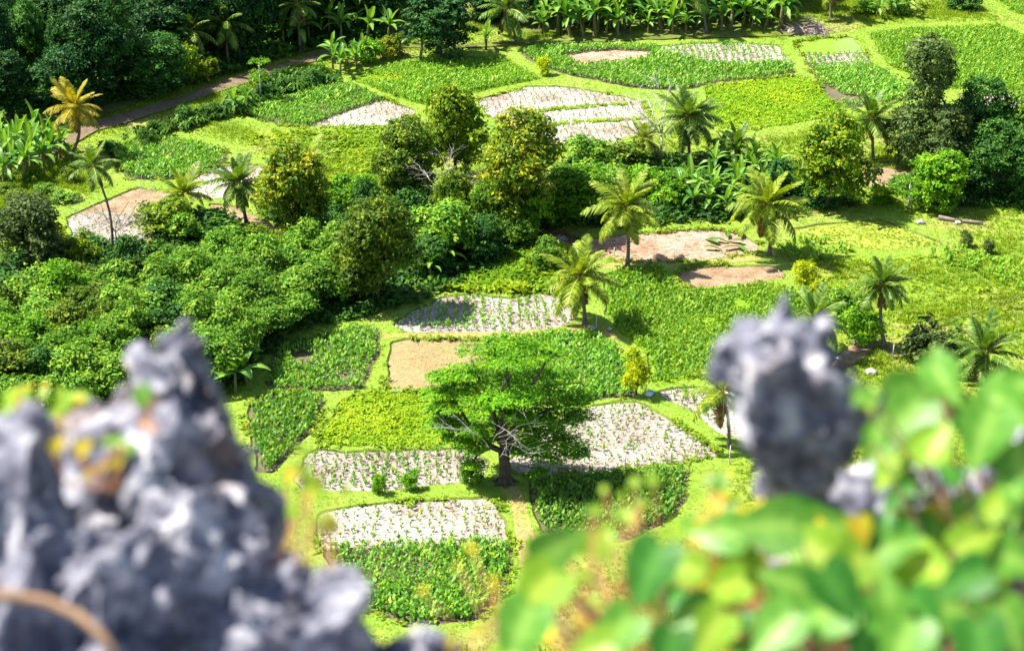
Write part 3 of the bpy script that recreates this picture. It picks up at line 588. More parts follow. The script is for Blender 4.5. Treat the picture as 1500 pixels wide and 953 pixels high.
#TREES
# ------------------------------------------------------------------ broadleaf trees
def crown_mesh(name, r, lobes, nl, leaf, mat, cr=.5, cl=9, zmin=-.45, flat=.35, clz=.6):
    # lobes: (centre, radii) in metres; leaves gathered in clumps over each lobe
    vol = np.array([(l[1][0]*l[1][1]*l[1][2])**(2/3) for l in lobes]); vol /= vol.sum()
    nc = max(1, nl//cl); li = r.choice(len(lobes), nc, p=vol)
    D = r.normal(0, 1, (nc, 3)); D /= np.linalg.norm(D, axis=1)[:, None]; D[:, 2] = np.where(D[:, 2] < zmin, -D[:, 2], D[:, 2])
    rad = np.where(r.random(nc) < .78, r.uniform(.82, 1.08, nc), r.uniform(.4, .82, nc))
    C = np.array([l[0] for l in lobes])[li]+np.array([l[1] for l in lobes])[li]*D*rad[:, None]
    ct = r.random(nc); n = nc*cl; k = np.repeat(np.arange(nc), cl)
    P = C[k]+r.normal(0, 1, (n, 3))*cr*np.array([.6, .6, .6*clz])
    N = D[k]*.55+np.array([0, 0, flat])+r.normal(0, .45, (n, 3)); N /= np.linalg.norm(N, axis=1)[:, None]
    a = np.cross(N, r.normal(0, 1, (n, 3))); a /= np.linalg.norm(a, axis=1)[:, None]; b = np.cross(N, a)
    L = leaf*r.uniform(.6, 1.25, n)[:, None]
    Vq = np.stack([P-a*L, P+b*L*.52-N*L*.12, P+a*L, P-b*L*.52-N*L*.12], 1).reshape(-1, 3)
    q = np.arange(n)*4; F = np.stack([np.c_[q, q+1, q+2], np.c_[q, q+2, q+3]], 1).reshape(-1, 3)
    T = np.repeat(np.clip(ct[k]*.6+r.random(n)*.4, 0, 1), 4)
    return npmesh(name, Vq, F, mat, T)
def limbs(r, base_r, h_fork, ends, mid=.5, sides=7):
    parts = [tube([(0, 0, -.3), (0, 0, .15), (r.uniform(-.1, .1), r.uniform(-.1, .1), h_fork*.6), (0, 0, h_fork)], [base_r*1.5, base_r*1.1, base_r*.85, base_r*.75], sides)]
    for e in ends:
        e = np.array(e); m = e*np.array([mid, mid, .0])+np.array([0, 0, h_fork*.5+e[2]*.5])+r.normal(0, .15, 3)
        parts.append(tube([(0, 0, h_fork*.92), tuple(m*.5+np.array([0, 0, h_fork*.5])), tuple(m), tuple(e)], [base_r*.55, base_r*.42, base_r*.28, base_r*.06], 5))
    return join(parts)
# each shape is built at a nominal size (height H, width Wd) and then scaled a little to the tree at hand
SHAPES = {}
def shape(name, H, Wd, lobes, nl, leaf, nvar=2, **kw):
    out = []
    for v in range(nvar):
        r = np.random.default_rng(hash(name) % 1000 + v if False else sum(map(ord, name))+v*17)
        L = [(np.array(c)*np.array([Wd/2, Wd/2, H])+r.normal(0, .02 if name == 'lumpy' else .065, 3)*np.array([Wd, Wd, H*.6]), np.array(q)*np.array([Wd/2, Wd/2, H])*r.uniform(.95 if name == 'lumpy' else .72, 1.12)) for c, q in lobes]
        cm = crown_mesh('crown', r, L, nl, leaf, M['leaf_bright'], **kw)
        tv, tf = limbs(r, .022*H+.03, H*.25, [tuple(c) for c, _ in L])
        out.append((cm, npmesh('trunk', tv, tf, M['bark'], smooth=True)))
    SHAPES[name] = (H, Wd, out)
shape('bush', 2.4, 2.6, [((0, 0, .5), (.8, .8, .42)), ((.4, .2, .55), (.5, .5, .36)), ((-.4, -.2, .45), (.55, .55, .36)), ((.1, -.5, .35), (.5, .5, .3)), ((0, 0, .2), (.6, .6, .2)), ((-.3, .4, .3), (.5, .5, .25))], 2400, .12, 3, cr=.24, cl=16)
shape('round', 6.5, 5.6, [((0, 0, .66), (.66, .66, .32)), ((.45, .25, .55), (.5, .5, .27)), ((-.45, .2, .58), (.5, .5, .28)), ((.1, -.5, .5), (.52, .48, .3)), ((-.2, -.3, .78), (.45, .45, .2)), ((.3, -.1, .8), (.4, .4, .18)), ((0, .45, .45), (.5, .45, .3)), ((-.4, -.4, .32), (.48, .48, .24)), ((.45, -.35, .32), (.48, .48, .24)), ((0, -.2, .25), (.6, .6, .2))], 9000, .175, 3, cr=.36, cl=18)
shape('tall', 9.5, 6.2, [((0, 0, .82), (.55, .55, .18)), ((.4, .2, .66), (.52, .52, .2)), ((-.45, .1, .62), (.52, .52, .2)), ((.15, -.45, .50), (.58, .52, .22)), ((-.3, -.4, .36), (.5, .5, .2)), ((.5, -.1, .34), (.48, .5, .2)), ((-.1, .4, .5), (.5, .5, .26)), ((0, -.3, .2), (.6, .55, .17))], 12000, .185, 3, cr=.42, cl=20)
shape('thicket', 5.2, 4.6, [((0, 0, .70), (.54, .54, .27)), ((.5, 0, .56), (.5, .5, .27)), ((-.5, .1, .58), (.5, .5, .27)), ((0, .5, .55), (.5, .5, .28)), ((0, -.5, .50), (.52, .52, .3)), ((.4, -.5, .38), (.45, .45, .27)), ((-.4, -.5, .42), (.45, .45, .27))], 7500, .165, 4, cr=.36, cl=14)
shape('lumpy', 10.5, 6.0, [((-.35, 0, .87), (.48, .48, .12)), ((.2, .1, .83), (.44, .44, .12)), ((.52, -.1, .70), (.46, .46, .14)), ((-.25, 0, .69), (.44, .44, .12)), ((.1, .1, .56), (.40, .42, .13)), ((-.34, .1, .36), (.44, .44, .13)), ((.38, 0, .36), (.46, .46, .14)), ((0, -.1, .22), (.6, .56, .15))], 16000, .14, 1, cr=.3, cl=24, zmin=-.8)
def tree(kind, px, by, ty, wpx, mat, label, group=None, name='broadleaf_tree', cat='tree', var=None):
    b = gp(px, by); h = max(.6, height_to(b, px, ty)); wd = wpx*mpp(b); H, Wd, vs_ = SHAPES[kind]
    cm, tm = vs_[int(rng.integers(0, len(vs_))) if var is None else var % len(vs_)]
    t = thing(name, (b[0], b[1], hz(b[0], b[1])-.05), label, cat, group, rng.uniform(0, 6.28), (wd/Wd, wd/Wd, h/H))
    ob('trunk', tm, t); ob('crown', cm, t, mat=M[mat])
    return t
# -- trees that stand out
for a in [
 ('tall', 592, 296, 163, 100, 'leaf_olive', 'dark olive tree with upright crown left of the twin-toned pair'),
 ('round', 668, 262, 127, 102, 'leaf_lime', 'tall yellow-green round tree overlapping the white far field'),
 ('tall', 764, 345, 163, 132, 'leaf_yellow', 'broad tree flecked with yellow blossom in the central thicket'),
 ('tall', 553, 447, 276, 126, 'leaf_olive', 'large olive-brown tree at the near edge of the central thicket'),
 ('round', 432, 358, 215, 112, 'leaf_yellow', 'yellow-tinged tree standing before the far meadow'),
 ('round', 1211, 306, 168, 112, 'leaf_lime', 'vivid yellow-lime tree with dense round crown by the tan clearing'),
 ('lumpy', 1347, 262, 44, 128, 'leaf_grey', 'tall dark tree with separate rounded clumps stacked up its trunk'),
 ('round', 1372, 306, 220, 92, 'leaf_spring', 'light green feathery tree before the dark grove'),
 ('round', 645, 84, -18, 112, 'leaf_forest', 'round dark green tree at the end of the banana row'),
 ('round', 45, 390, 288, 112, 'leaf_grey', 'grey-green domed tree at the edge of the white mulched corner'),
 ('round', 845, 326, 240, 110, 'leaf_spring', 'bright green bushy tree behind the leaf-littered field'),
 ('round', 610, 300, 232, 60, 'leaf_olive', 'small olive tree behind the bare branching tree'),
 ('thicket', 720, 352, 296, 74, 'leaf_bright', 'mid green tree at the right end of the central thicket'),
 ('thicket', 655, 380, 292, 96, 'leaf_bright', 'bushy green tree between the olive-brown tree and the banana clump'),
 ('thicket', 510, 330, 245, 80, 'leaf_spring', 'pale green tree beside the yellow-tinged tree'),
 ('tall', 1430, 262, 120, 104, 'leaf_dark', 'dark leafy tree just beyond the stacked-crown tree'),
 ('tall', 1395, 280, 165, 90, 'leaf_grey', 'grey-green tree crowding the stacked-crown tree'),
 ('round', 1315, 242, 155, 66, 'leaf_grey', 'short dark tree at the foot of the stacked-crown tree'),
 ('tall', 1490, 270, 132, 100, 'leaf_bright', 'mid green leafy tree at the outer edge of the dark grove'),
 ('tall', 1450, 290, 180, 96, 'leaf_dark', 'very dark tree at the near edge of the dark grove'),
 ('tall', 1505, 300, 190, 80, 'leaf_dark', 'dark green tree cut by the photo edge in the dark grove')]:
    tree(*a)
# -- small shrubs with a look of their own
for a in [
 ('bush', 796, 110, 80, 24, 'leaf_croton', 'single golden croton shrub on the corner of two grass banks'),
 ('bush', 932, 578, 512, 44, 'leaf_croton', 'tall yellow croton shrub on the grass bank beside the dense taro field'),
 ('bush', 1180, 425, 378, 42, 'leaf_croton', 'golden croton bush behind the rock pinnacle, the taller of two'),
 ('bush', 1203, 448, 408, 36, 'leaf_croton', 'golden croton bush behind the rock pinnacle, the lower of two'),
 ('bush', 575, 84, 48, 46, 'leaf_yellow', 'yellowish shrub at the forest edge above the bright green field'),
 ('bush', 540, 92, 55, 44, 'leaf_spring', 'green shrub beside the yellowish shrub at the forest edge'),
 ('bush', 272, 128, 62, 48, 'leaf_lime', 'yellow-green shrub against the dark forest beside the track'),
 ('bush', 300, 122, 85, 40, 'leaf_yellow', 'low yellowish shrub at the trackside below the dark palms'),
 ('bush', 238, 345, 288, 84, 'leaf_lime', 'rounded yellow-green shrub beside the red soil field'),
 ('bush', 268, 352, 305, 60, 'leaf_bright', 'mid green shrub tucked against the yellow-green shrub'),
 ('bush', 78, 368, 318, 44, 'leaf_croton', 'yellow shrub in front of the grey-green domed tree'),
 ('bush', 122, 385, 340, 54, 'leaf_lime', 'yellow-green shrub at the foot of the slim palm'),
 ('bush', 1415, 360, 336, 22, 'leaf_grey', 'small dark round bush in the meadow, the one nearer the logs'),
 ('bush', 1447, 371, 349, 20, 'leaf_grey', 'small dark round bush in the meadow, the one farther from the logs'),
 ('bush', 1290, 296, 270, 46, 'leaf_spring', 'low bright bush in the tan clearing'),
 ('bush', 1240, 470, 420, 70, 'leaf_bright', 'straggly green shrub beside the leaning palm trunk'),
 ('bush', 1262, 505, 450, 64, 'leaf_spring', 'loose light green shrub over the stony earth'),
 ('bush', 1365, 528, 470, 92, 'leaf_grey', 'grey-green loose shrub between the leaning palm and the low palm'),
 ('bush', 1400, 520, 478, 64, 'leaf_bright', 'green shrub between the grey-green shrub and the low palm'),
 ('bush', 800, 395, 350, 60, 'leaf_bright', 'bush at the end of the leaf-littered field'),
 ('bush', 700, 375, 340, 50, 'leaf_spring', 'bright bush at the foot of the central thicket'),
 ('bush', 865, 248, 195, 70, 'leaf_bright', 'mid green shrub below the white far field'),
 ('bush', 915, 255, 205, 76, 'leaf_olive', 'olive shrub below the white far field'),
 ('bush', 880, 290, 235, 80, 'leaf_bright', 'wide green shrub above the short broad palm'),
 ('bush', 940, 290, 235, 70, 'leaf_spring', 'light green shrub beside the banana clump'),
 ('bush', 1135, 290, 235, 60, 'leaf_dark', 'dark shrub against the yellow-lime tree'),
 ('bush', 985, 305, 255, 66, 'leaf_spring', 'low light green shrub between palm and bananas'),
 ('bush', 800, 330, 270, 56, 'leaf_bright', 'green shrub left of the bright bushy tree'),
 ('bush', 555, 722, 690, 24, 'leaf_spring', 'small sapling on the grass bank, farther from the big trunk'),
 ('bush', 601, 716, 685, 28, 'leaf_spring', 'small sapling on the grass bank, nearer the big trunk'),
 ('bush', 690, 706, 664, 36, 'leaf_spring', 'leafy sapling against the lower crown of the big tree'),
 ('bush', 1270, 22, 0, 40, 'leaf_spring', 'pale green bush at the far meadow edge'),
 ('bush', 1320, 20, -6, 40, 'leaf_bright', 'green bush at the far meadow edge'),
 ('bush', 1410, 14, -12, 50, 'leaf_dark', 'dark bush at the far meadow top')]:
    tree(*a, name='shrub', cat='shrub')
# -- groves: members that nothing tells apart share a label
def grove(px, spacing, kind, mats, hpx, wpx, label, group, seed, name='broadleaf_tree', cat='tree', lim=99):
    r = np.random.default_rng(seed); pl = [tuple(gp(*p)[:2]) for p in px]; C = sample_poly(pl, 3, r); keep = []
    r.shuffle(C)
    for p in C:
        if all((p[0]-q[0])**2+(p[1]-q[1])**2 > spacing**2 for q in keep): keep.append(p)
        if len(keep) >= lim: break
    for i, p in enumerate(keep):
        kk = kind if isinstance(kind, str) else kind[int(r.integers(0, len(kind)))]; H, Wd, vs_ = SHAPES[kk]; h = r.uniform(*hpx); wd = r.uniform(*wpx); m = mats[int(r.integers(0, len(mats)))]
        cm, tm = vs_[int(r.integers(0, len(vs_)))]
        t = thing(name, (p[0], p[1], hz(p[0], p[1])-.05), label, cat, group, r.uniform(0, 6.28), (wd/Wd, wd/Wd, h/H))
        ob('trunk', tm, t); ob('crown', cm, t, mat=M[m])
grove([(0,480),(60,455),(170,440),(300,418),(400,395),(490,405),(500,450),(420,490),(385,520),(330,560),(180,600),(0,620)], 2.35, ['thicket', 'thicket', 'thicket', 'round'], ['leaf_bright']*7+['leaf_dark', 'leaf_spring', 'leaf_olive'], (3.6, 5.6), (3.6, 5.4),
      'bright green leafy tree packed in the dense thicket behind the large grey rock', 'thicket trees behind the grey rock', 11)
grove([(420,330),(500,320),(640,330),(740,320),(800,330),(740,370),(640,400),(500,400)], 2.8, ['thicket', 'round', 'bush'], ['leaf_bright', 'leaf_dark', 'leaf_spring', 'leaf_olive'], (3, 6), (3.2, 5.2),
      'green tree in the middle of the central thicket around the bare branching tree', 'trees of the central thicket', 12)
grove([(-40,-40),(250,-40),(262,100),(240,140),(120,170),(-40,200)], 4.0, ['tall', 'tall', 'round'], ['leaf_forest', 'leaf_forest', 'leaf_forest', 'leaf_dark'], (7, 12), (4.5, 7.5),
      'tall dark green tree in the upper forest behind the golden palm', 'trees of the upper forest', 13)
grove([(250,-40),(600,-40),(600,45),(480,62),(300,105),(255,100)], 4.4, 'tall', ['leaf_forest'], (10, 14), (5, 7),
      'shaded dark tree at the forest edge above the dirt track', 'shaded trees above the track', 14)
grove([(330,158),(400,118),(500,108),(490,118),(420,135),(350,165)], 2.4, 'bush', ['leaf_dark', 'leaf_bright'], (1.4, 2.3), (2, 2.8),
      'dark green shrub in the hedge below the dirt track', 'hedge shrubs below the track', 15, 'shrub', 'shrub')
grove([(150,225),(230,192),(320,165),(330,178),(240,202),(165,232)], 2.4, 'bush', ['leaf_dark', 'fern'], (1.2, 2.0), (1.8, 2.6),
      'low dark shrub between the track and the blue-green taro field', 'hedge shrubs beside the blue-green field', 16, 'shrub', 'shrub')
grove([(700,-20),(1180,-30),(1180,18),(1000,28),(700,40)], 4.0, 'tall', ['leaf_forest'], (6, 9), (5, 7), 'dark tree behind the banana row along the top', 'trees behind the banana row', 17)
grove([(0,262),(110,262),(100,300),(0,310)], 3, 'bush', ['leaf_bright', 'leaf_olive'], (1, 1.8), (2, 3), 'low green shrub below the banana clump beside the dirt track', 'shrubs below the track bananas', 18, 'shrub', 'shrub')

# ------------------------------------------------------------------ coconut palms
def frond_mesh(r, L=3.3, bend=1.2, n=26, mat='frond', droop=.5, side=0):
    # local: grows along +X from the crown, arching down
    V = []; F = []; T = []; pts = []; a = 0.0; p = np.zeros(3); st = L/n
    for i in range(n+1):
        pts.append(p.copy()); a = -bend*(i/n)**1.3; p = p+np.array([math.cos(a), side*.02*i/n, math.sin(a)])*st
    tv, tf = tube([tuple(x) for x in pts[::4]+[pts[-1]]], list(np.linspace(.05, .01, len(pts[::4])+1)), 3, False)
    V += [tuple(x) for x in tv]; F += [tuple(x) for x in tf]; T += [.95]*len(tv); nr = len(tf)
    for i in range(3, n+1):
        f = i/n; ll = .80*math.sin(PI*min(1, f*.86+.12))**.6*r.uniform(.85, 1.1); t = pts[i]-pts[i-1]; t /= np.linalg.norm(t); up = np.array([-t[2], 0, t[0]])
        for s in (-1, 1):
            d = t*.55+np.array([0, s, 0])*.95+up*(.28-droop*r.uniform(.5, 1.1)); d /= np.linalg.norm(d); w = t*.06; q = len(V); b = pts[i]
            tip = b+d*ll+np.array([0, 0, -.30*ll*droop*1.6]); m = b+d*ll*.5
            V += [b-w, b+w, m-w*1.1, m+w*1.1, tip]; F += [(q, q+1, q+2), (q+1, q+3, q+2), (q+2, q+3, q+4)]; t0 = r.uniform(0, .75); T += [t0, t0, t0, t0, min(1, t0+.25)]
    return npmesh('frond', np.array(V), np.array(F), [M[mat], M['rachis']], T, fm=[1]*nr+[0]*(len(F)-nr))
fr_ = np.random.default_rng(5)
FR = [[frond_mesh(fr_, bend=b, droop=dr, side=s) for s in (-1, 0, 1)] for b, dr in ((.4, .25), (.75, .45), (1.05, .6), (1.35, .75))]
FRD = [frond_mesh(fr_, L=2.6, bend=.5, droop=1.1, mat='frond_dead')]
def palm(px, by, cpx, cy, L, label, mat='frond', nf=22, group='coconut palms', seed=0, curve=0.0, dead=2, el0=1.35, trunk_r=.17):
    nf = int(nf*1.1); r = np.random.default_rng(seed+300); b = gp(px, by); h = height_to(b, cpx, cy); b[2] = hz(b[0], b[1])
    dx = (cpx-px)*mpp(b); dy = r.uniform(-.4, .4)
    t = thing('coconut_palm', (b[0], b[1], b[2]-.05), label, 'palm tree', group)
    pts = []; rad = []
    for i in range(9):
        f = i/8; pts.append((dx*f+curve*math.sin(PI*f)*h*.12, dy*f, -.15+(h+.15)*f)); rad.append(trunk_r*(1.55 if i == 0 else 1.15 if i == 1 else 1-.38*f))
    ob('trunk', npmesh('trunk', *tube(pts, rad, 8), M['palm_trunk'], smooth=True), t)
    top = Vector(pts[-1]); sc = L/3.3*1.12
    for i in range(nf):
        f = i/(nf-1); az = i*2.39996+r.uniform(-.25, .25); el = el0-f*(el0+.35)+r.uniform(-.12, .12)
        k = 0 if f < .2 else 1 if f < .5 else 2 if f < .8 else 3
        o = ob('frond', FR[k][int(r.integers(0, 3))], t, tuple(top), None, sc*r.uniform(.85, 1.1)*(.8 if f < .12 else 1), M[mat])
        o.rotation_euler = (r.uniform(-.35, .35), -el, az)
    for i in range(dead):
        o = ob('frond', FRD[0], t, tuple(top+Vector((0, 0, -.1))), (r.uniform(-.5, .5), r.uniform(.9, 1.3), r.uniform(0, 6.28)), sc*r.uniform(.8, 1)); o['label'] = 'dry brown frond'
    for i in range(4):
        a = r.uniform(0, 6.28); cv = ob('coconut', COCO, t, tuple(top+Vector((math.cos(a)*.24, math.sin(a)*.24, -.22-r.uniform(0, .2)))), None, 1)
bm = bmesh.new(); bmesh.ops.create_icosphere(bm, subdivisions=1, radius=.14); COCO = bpy.data.meshes.new('coconut'); bm.to_mesh(COCO); bm.free(); COCO.materials.append(M['rachis'])
for i, a in enumerate([
 (100, 232, 116, 158, 3.0, 'golden yellow palm with curved trunk beside the dirt track', 'frond_gold', 22, 1.2),
 (164, 372, 148, 243, 2.2, 'tall slim palm with a sparse grey-green crown over the red soil field', 'frond_green', 16, .6),
 (272, 318, 270, 283, 2.9, 'short stout palm beside the yellow-green shrub', 'frond', 18, 0),
 (362, 330, 354, 268, 2.9, 'dark green palm in front of the yellow-tinged tree', 'frond_green', 22, 0),
 (455, 300, 450, 240, 2.8, 'palm half hidden behind the yellow-tinged tree', 'frond', 20, 0),
 (919, 389, 916, 303, 3.3, 'palm on the bank before the leaf-littered field, nearer its middle', 'frond', 24, .2),
 (1127, 374, 1119, 298, 3.5, 'large palm at the corner of the leaf-littered field', 'frond', 26, .3),
 (857, 475, 848, 408, 3.1, 'broad low palm at the end of the white field with the shaded corner', 'frond', 22, .2),
 (1298, 511, 1287, 418, 2.5, 'solitary palm with leaning pale trunk in the lime meadow', 'frond_green', 26, -.5),
 (1279, 236, 1272, 172, 2.8, 'palm beside the tan clearing near the stacked-crown tree', 'frond_green', 20, 0),
 (1010, 240, 1006, 172, 3.3, 'full palm beyond the banana clump with drooping dark fronds', 'frond_green', 28, 0),
 (945, 235, 940, 200, 2.3, 'small palm at the edge of the white far field', 'frond', 14, 0),
 (1080, 250, 1078, 212, 2.3, 'small dark palm behind the banana clump', 'frond_green', 16, 0),
 (1204, 525, 1190, 468, 2.8, 'palm half hidden behind the rock pinnacle', 'frond_green', 20, 0),
 (1443, 560, 1440, 520, 3.0, 'low spreading palm above the foreground vine leaves', 'frond_green', 20, 0),
 (1068, 657, 1056, 578, 2.9, 'thin palm at the near side of the rock pinnacle', 'frond', 14, .3),
 (757, 64, 742, 14, 3.6, 'palm with long drooping fronds at the end of the banana row', 'frond_green', 18, .3),
 (1036, 50, 1018, -18, 3.2, 'leaning pale trunk palm among the banana row', 'frond_green', 18, .2),
 (1217, 28, 1214, -25, 3.2, 'palm trunk beside the brush heap', 'frond', 16, 0),
 (282, 108, 284, 45, 3.0, 'dark palm in the forest edge above the yellow-green shrub', 'frond_green', 18, 0),
 (335, 98, 332, 34, 3.2, 'dark palm in the forest edge next to the track bend', 'frond_green', 18, 0),
 (440, 78, 438, 8, 2.8, 'shaded palm deep at the forest edge over the track', 'frond_green', 16, 0)]):
    palm(*a[:5], a[5], a[6], a[7], seed=i, curve=a[8], trunk_r=.13 if 'slim' in a[5] or 'thin' in a[5] else .17, dead=3 if 'solitary' in a[5] or 'drooping dark' in a[5] else 2)

# ------------------------------------------------------------------ banana plants
def banana_leaf(r, L=2.2, W=.30, bend=1.3):
    V = []; F = []; n = 8; p = np.zeros(3); T = []; t0 = r.uniform(.2, .8)
    for i in range(n+1):
        f = i/n; a = -bend*f**1.2; t = np.array([math.cos(a), 0, math.sin(a)]); up = np.array([-t[2], 0, t[0]])
        w = W*(.12 if i == 0 else math.sin(PI*min(1, .12+.86*f))**.6)*r.uniform(.85, 1.1)
        V += [p+np.array([0, w, 0])+up*w*.35, p, p-np.array([0, w, 0])+up*w*.35]; T += [t0, min(1, t0+.35), t0*.8]; p = p+t*L/n
    for i in range(n):
        q = i*3
        for k in range(2): F += [(q+k, q+k+1, q+k+3), (q+k+1, q+k+4, q+k+3)]
    return npmesh('leaf', np.array(V), np.array(F), M['banana'], T, smooth=False)
br = np.random.default_rng(21)
BL = [banana_leaf(br, bend=b) for b in (.4, .8, 1.2, 1.5, 1.7, 1.2)]
bs_v, bs_f = tube([(0, 0, -.2), (0, 0, .5), (.04, 0, 1.3), (.02, 0, 2.0)], [.17, .15, .12, .08], 7)
BST = npmesh('stem', bs_v, bs_f, M['banana_stem'], smooth=True)
def banana(x, y, h, label, group, r):
    t = thing('banana_plant', (x, y, hz(x, y)-.03), label, 'banana plant', group, r.uniform(0, 6.28), h/3.6)
    t.rotation_euler = (r.normal(0, .1), r.normal(0, .1), t.rotation_euler.z)
    ob('stem', BST, t)
    n = int(r.integers(7, 10))
    for i in range(n):
        f = i/(n-1); o = ob('leaf', BL[0 if f < .15 else 1 + int(f*4.9)], t, (.02, 0, 1.95-.15*f), None, r.uniform(.8, 1.1))
        o.rotation_euler = (r.uniform(-.3, .3), -(1.45-1.15*f+r.uniform(-.15, .15)), i*2.4+r.uniform(-.3, .3))
def bananas(px, spacing, hr, label, group, seed, lim=99):
    r = np.random.default_rng(seed); C = sample_poly([tuple(gp(*p)[:2]) for p in px], 4, r); r.shuffle(C); keep = []
    for p in C:
        if len(keep) < lim and all((p[0]-q[0])**2+(p[1]-q[1])**2 > spacing**2 for q in keep): keep.append(p)
    for p in keep: banana(p[0], p[1], r.uniform(*hr), label, group, r)
bananas([(780,38),(880,34),(1000,30),(1150,22),(1155,44),(1000,52),(880,56),(785,58)], 1.25, (2.4, 5.4), 'banana plant in the long row along the top of the valley', 'banana row along the top', 31)
bananas([(0,215),(60,210),(95,225),(85,255),(40,272),(0,275)], 1.5, (3.2, 4.4), 'banana plant in the clump by the golden palm', 'bananas by the golden palm', 32)
bananas([(975,300),(1010,285),(1100,280),(1140,295),(1110,318),(1000,325)], 1.5, (2.8, 3.8), 'banana plant in the clump behind the leaf-littered field', 'bananas behind the littered field', 33)
bananas([(1030,255),(1060,238),(1130,240),(1140,262),(1080,272)], 1.6, (2.2, 3.3), 'dark banana plant behind the large corner palm', 'bananas behind the corner palm', 34)
bananas([(470,100),(500,90),(535,88),(535,102),(500,112)], 1.3, (2.4, 3.4), 'banana plant at the bend of the dirt track', 'bananas at the track bend', 35)
bananas([(400,45),(560,30),(590,62),(480,70),(410,82)], 2.2, (4, 5.5), 'shaded banana plant under the dark forest edge', 'shaded bananas', 36, 14)
bananas([(1260,18),(1340,8),(1340,22),(1280,28)], 1.7, (2.4, 3.2), 'banana plant in the far clump beyond the brush heap', 'far bananas', 37)
for x, y, h, lb in [(345, 574, 3.3, 'banana plant beside the grey rock peak, the nearest of three'), (330, 566, 3.0, 'banana plant beside the grey rock peak, the one closest to the rock'), (362, 562, 3.2, 'banana plant beside the grey rock peak, the one closest to the taro'), (650, 400, 3.6, 'banana plant at the foot of the central thicket, the taller'), (630, 412, 2.8, 'banana plant at the foot of the central thicket, the shorter'),
                    (615, 92, 4.2, 'tall banana plant before the round dark tree'), (712, 72, 3.0, 'banana plant between the round dark tree and the drooping palm'), (345, 168, 2.6, 'banana-like leafy plant at the corner of the half mulched field'), (360, 160, 2.4, 'leafy plant beside the papaya tree')]:
    b = gp(x, y); banana(b[0], b[1], h, lb, None, br)

# ------------------------------------------------------------------ papaya
def papaya(px, by, ty, label):
    b = gp(px, by); h = height_to(b, px, ty); t = thing('papaya_tree', (b[0], b[1], hz(b[0], b[1])-.05), label, 'papaya tree')
    ob('trunk', npmesh('trunk', *tube([(0, 0, -.1), (.05, 0, h*.5), (0, 0, h*.92)], [.1, .08, .05], 6), M['bark_pale'], smooth=True), t)
    for lay in range(2):
        ob('crown', crown_mesh('crown', rng, [((math.cos(a)*.75, math.sin(a)*.75, h*(.97-.38*lay)), (.42, .42, .1)) for a in np.arange(0, 6.28, .75)], 420, .12, M['leaf_spring'], cr=.2, flat=1.2), t)
papaya(382, 148, 88, 'slender papaya tree with flat leaf whorls below the dirt track')
papaya(1330, 305, 262, 'small papaya tree beside the light green feathery tree')

# ------------------------------------------------------------------ bare trees
def branchy(r, start, d, L, rad, depth, out, kids=3):
    pts = [np.array(start)]; d = np.array(d, float); d /= np.linalg.norm(d)
    for i in range(4):
        d = d+r.normal(0, .16, 3); d /= np.linalg.norm(d); pts.append(pts[-1]+d*L/4)
    out.append(tube([tuple(p) for p in pts], list(np.linspace(rad, rad*.45, 5)), 4 if depth < 2 else 6))
    if depth > 0:
        for k in range(kids):
            f = int(r.integers(1, 5)); nd = d+r.normal(0, .6, 3); nd[2] = nd[2]*.6+.15
            branchy(r, pts[f], nd, L*r.uniform(.5, .75), rad*.5, depth-1, out, kids)
def bare_tree(px, by, ty, label, seed, rad=.1):
    r = np.random.default_rng(seed); b = gp(px, by); h = height_to(b, px, ty); out = []
    out.append(tube([(0, 0, -.1), (0, 0, h*.3)], [rad*1.1, rad], 6))
    for k in range(5): branchy(r, (0, 0, h*.3), (r.normal(0, .6), r.normal(0, .5), 1), h*.5, rad*.7, 3, out)
    t = thing('bare_tree', (b[0], b[1], 0), label, 'bare tree'); ob('branches', npmesh('branches', *join(out), M['bark_pale'], smooth=True), t)
bare_tree(660, 330, 232, 'pale leafless branching tree in the central thicket', 4, .065)
bare_tree(172, 372, 262, 'thin dead trunk leaning beside the slim palm', 9, .06)
bare_tree(968, 235, 118, 'pale dead snag beside the full palm', 6, .1)

# ------------------------------------------------------------------ the big spreading tree
r = np.random.default_rng(77)
hb = gp(740, 706); u = mpp(hb)
big = thing('spreading_tree', (hb[0], hb[1], hz(hb[0], hb[1])-.05), 'big spreading tree with dark trunk and layered light green crown amid the fields', 'tree')
def hp(px, py, dy=0.0):                  # point of the tree read off the photo, dy metres toward the back
    d = ray(px, py); t = (hb[1]+dy)/d[1]; p = np.array([0, 0, CAM_H])+d*t; return tuple(p-np.array(big.location))
fork = hp(738, 660)
tparts = [tube([(0, 0, -.3), (0, 0, .1), (.02, 0, .7), hp(739, 680), fork], [.75, .52, .40, .37, .40], 12)]
for k in range(7):                       # root flare
    a = k*.9+.2; tparts.append(tube([(math.cos(a)*.25, math.sin(a)*.25, .55), (math.cos(a)*.6, math.sin(a)*.6, .16), (math.cos(a)*1.2, math.sin(a)*1.1, -.06)], [.2, .13, .04], 5))
htrunk = ob('trunk', npmesh('trunk', *join(tparts), M['bark'], smooth=True), big)
LIMB = [([(738,662),(715,650),(690,625),(665,585),(650,555)], .5), ([(738,662),(735,620),(745,575),(742,535),(745,505)], .2), ([(740,662),(760,620),(775,570),(800,530),(820,515)], -.3),
        ([(740,664),(770,655),(810,645),(850,640)], -.6), ([(738,662),(755,630),(800,600),(850,590)], .9), ([(738,662),(718,655),(700,665),(690,680)], -1.2), ([(738,662),(722,600),(700,550),(690,525)], 1.8), ([(740,662),(765,600),(800,565),(850,560)], 2.2), ([(738,660),(740,610),(735,570),(745,550)], -1.8)]
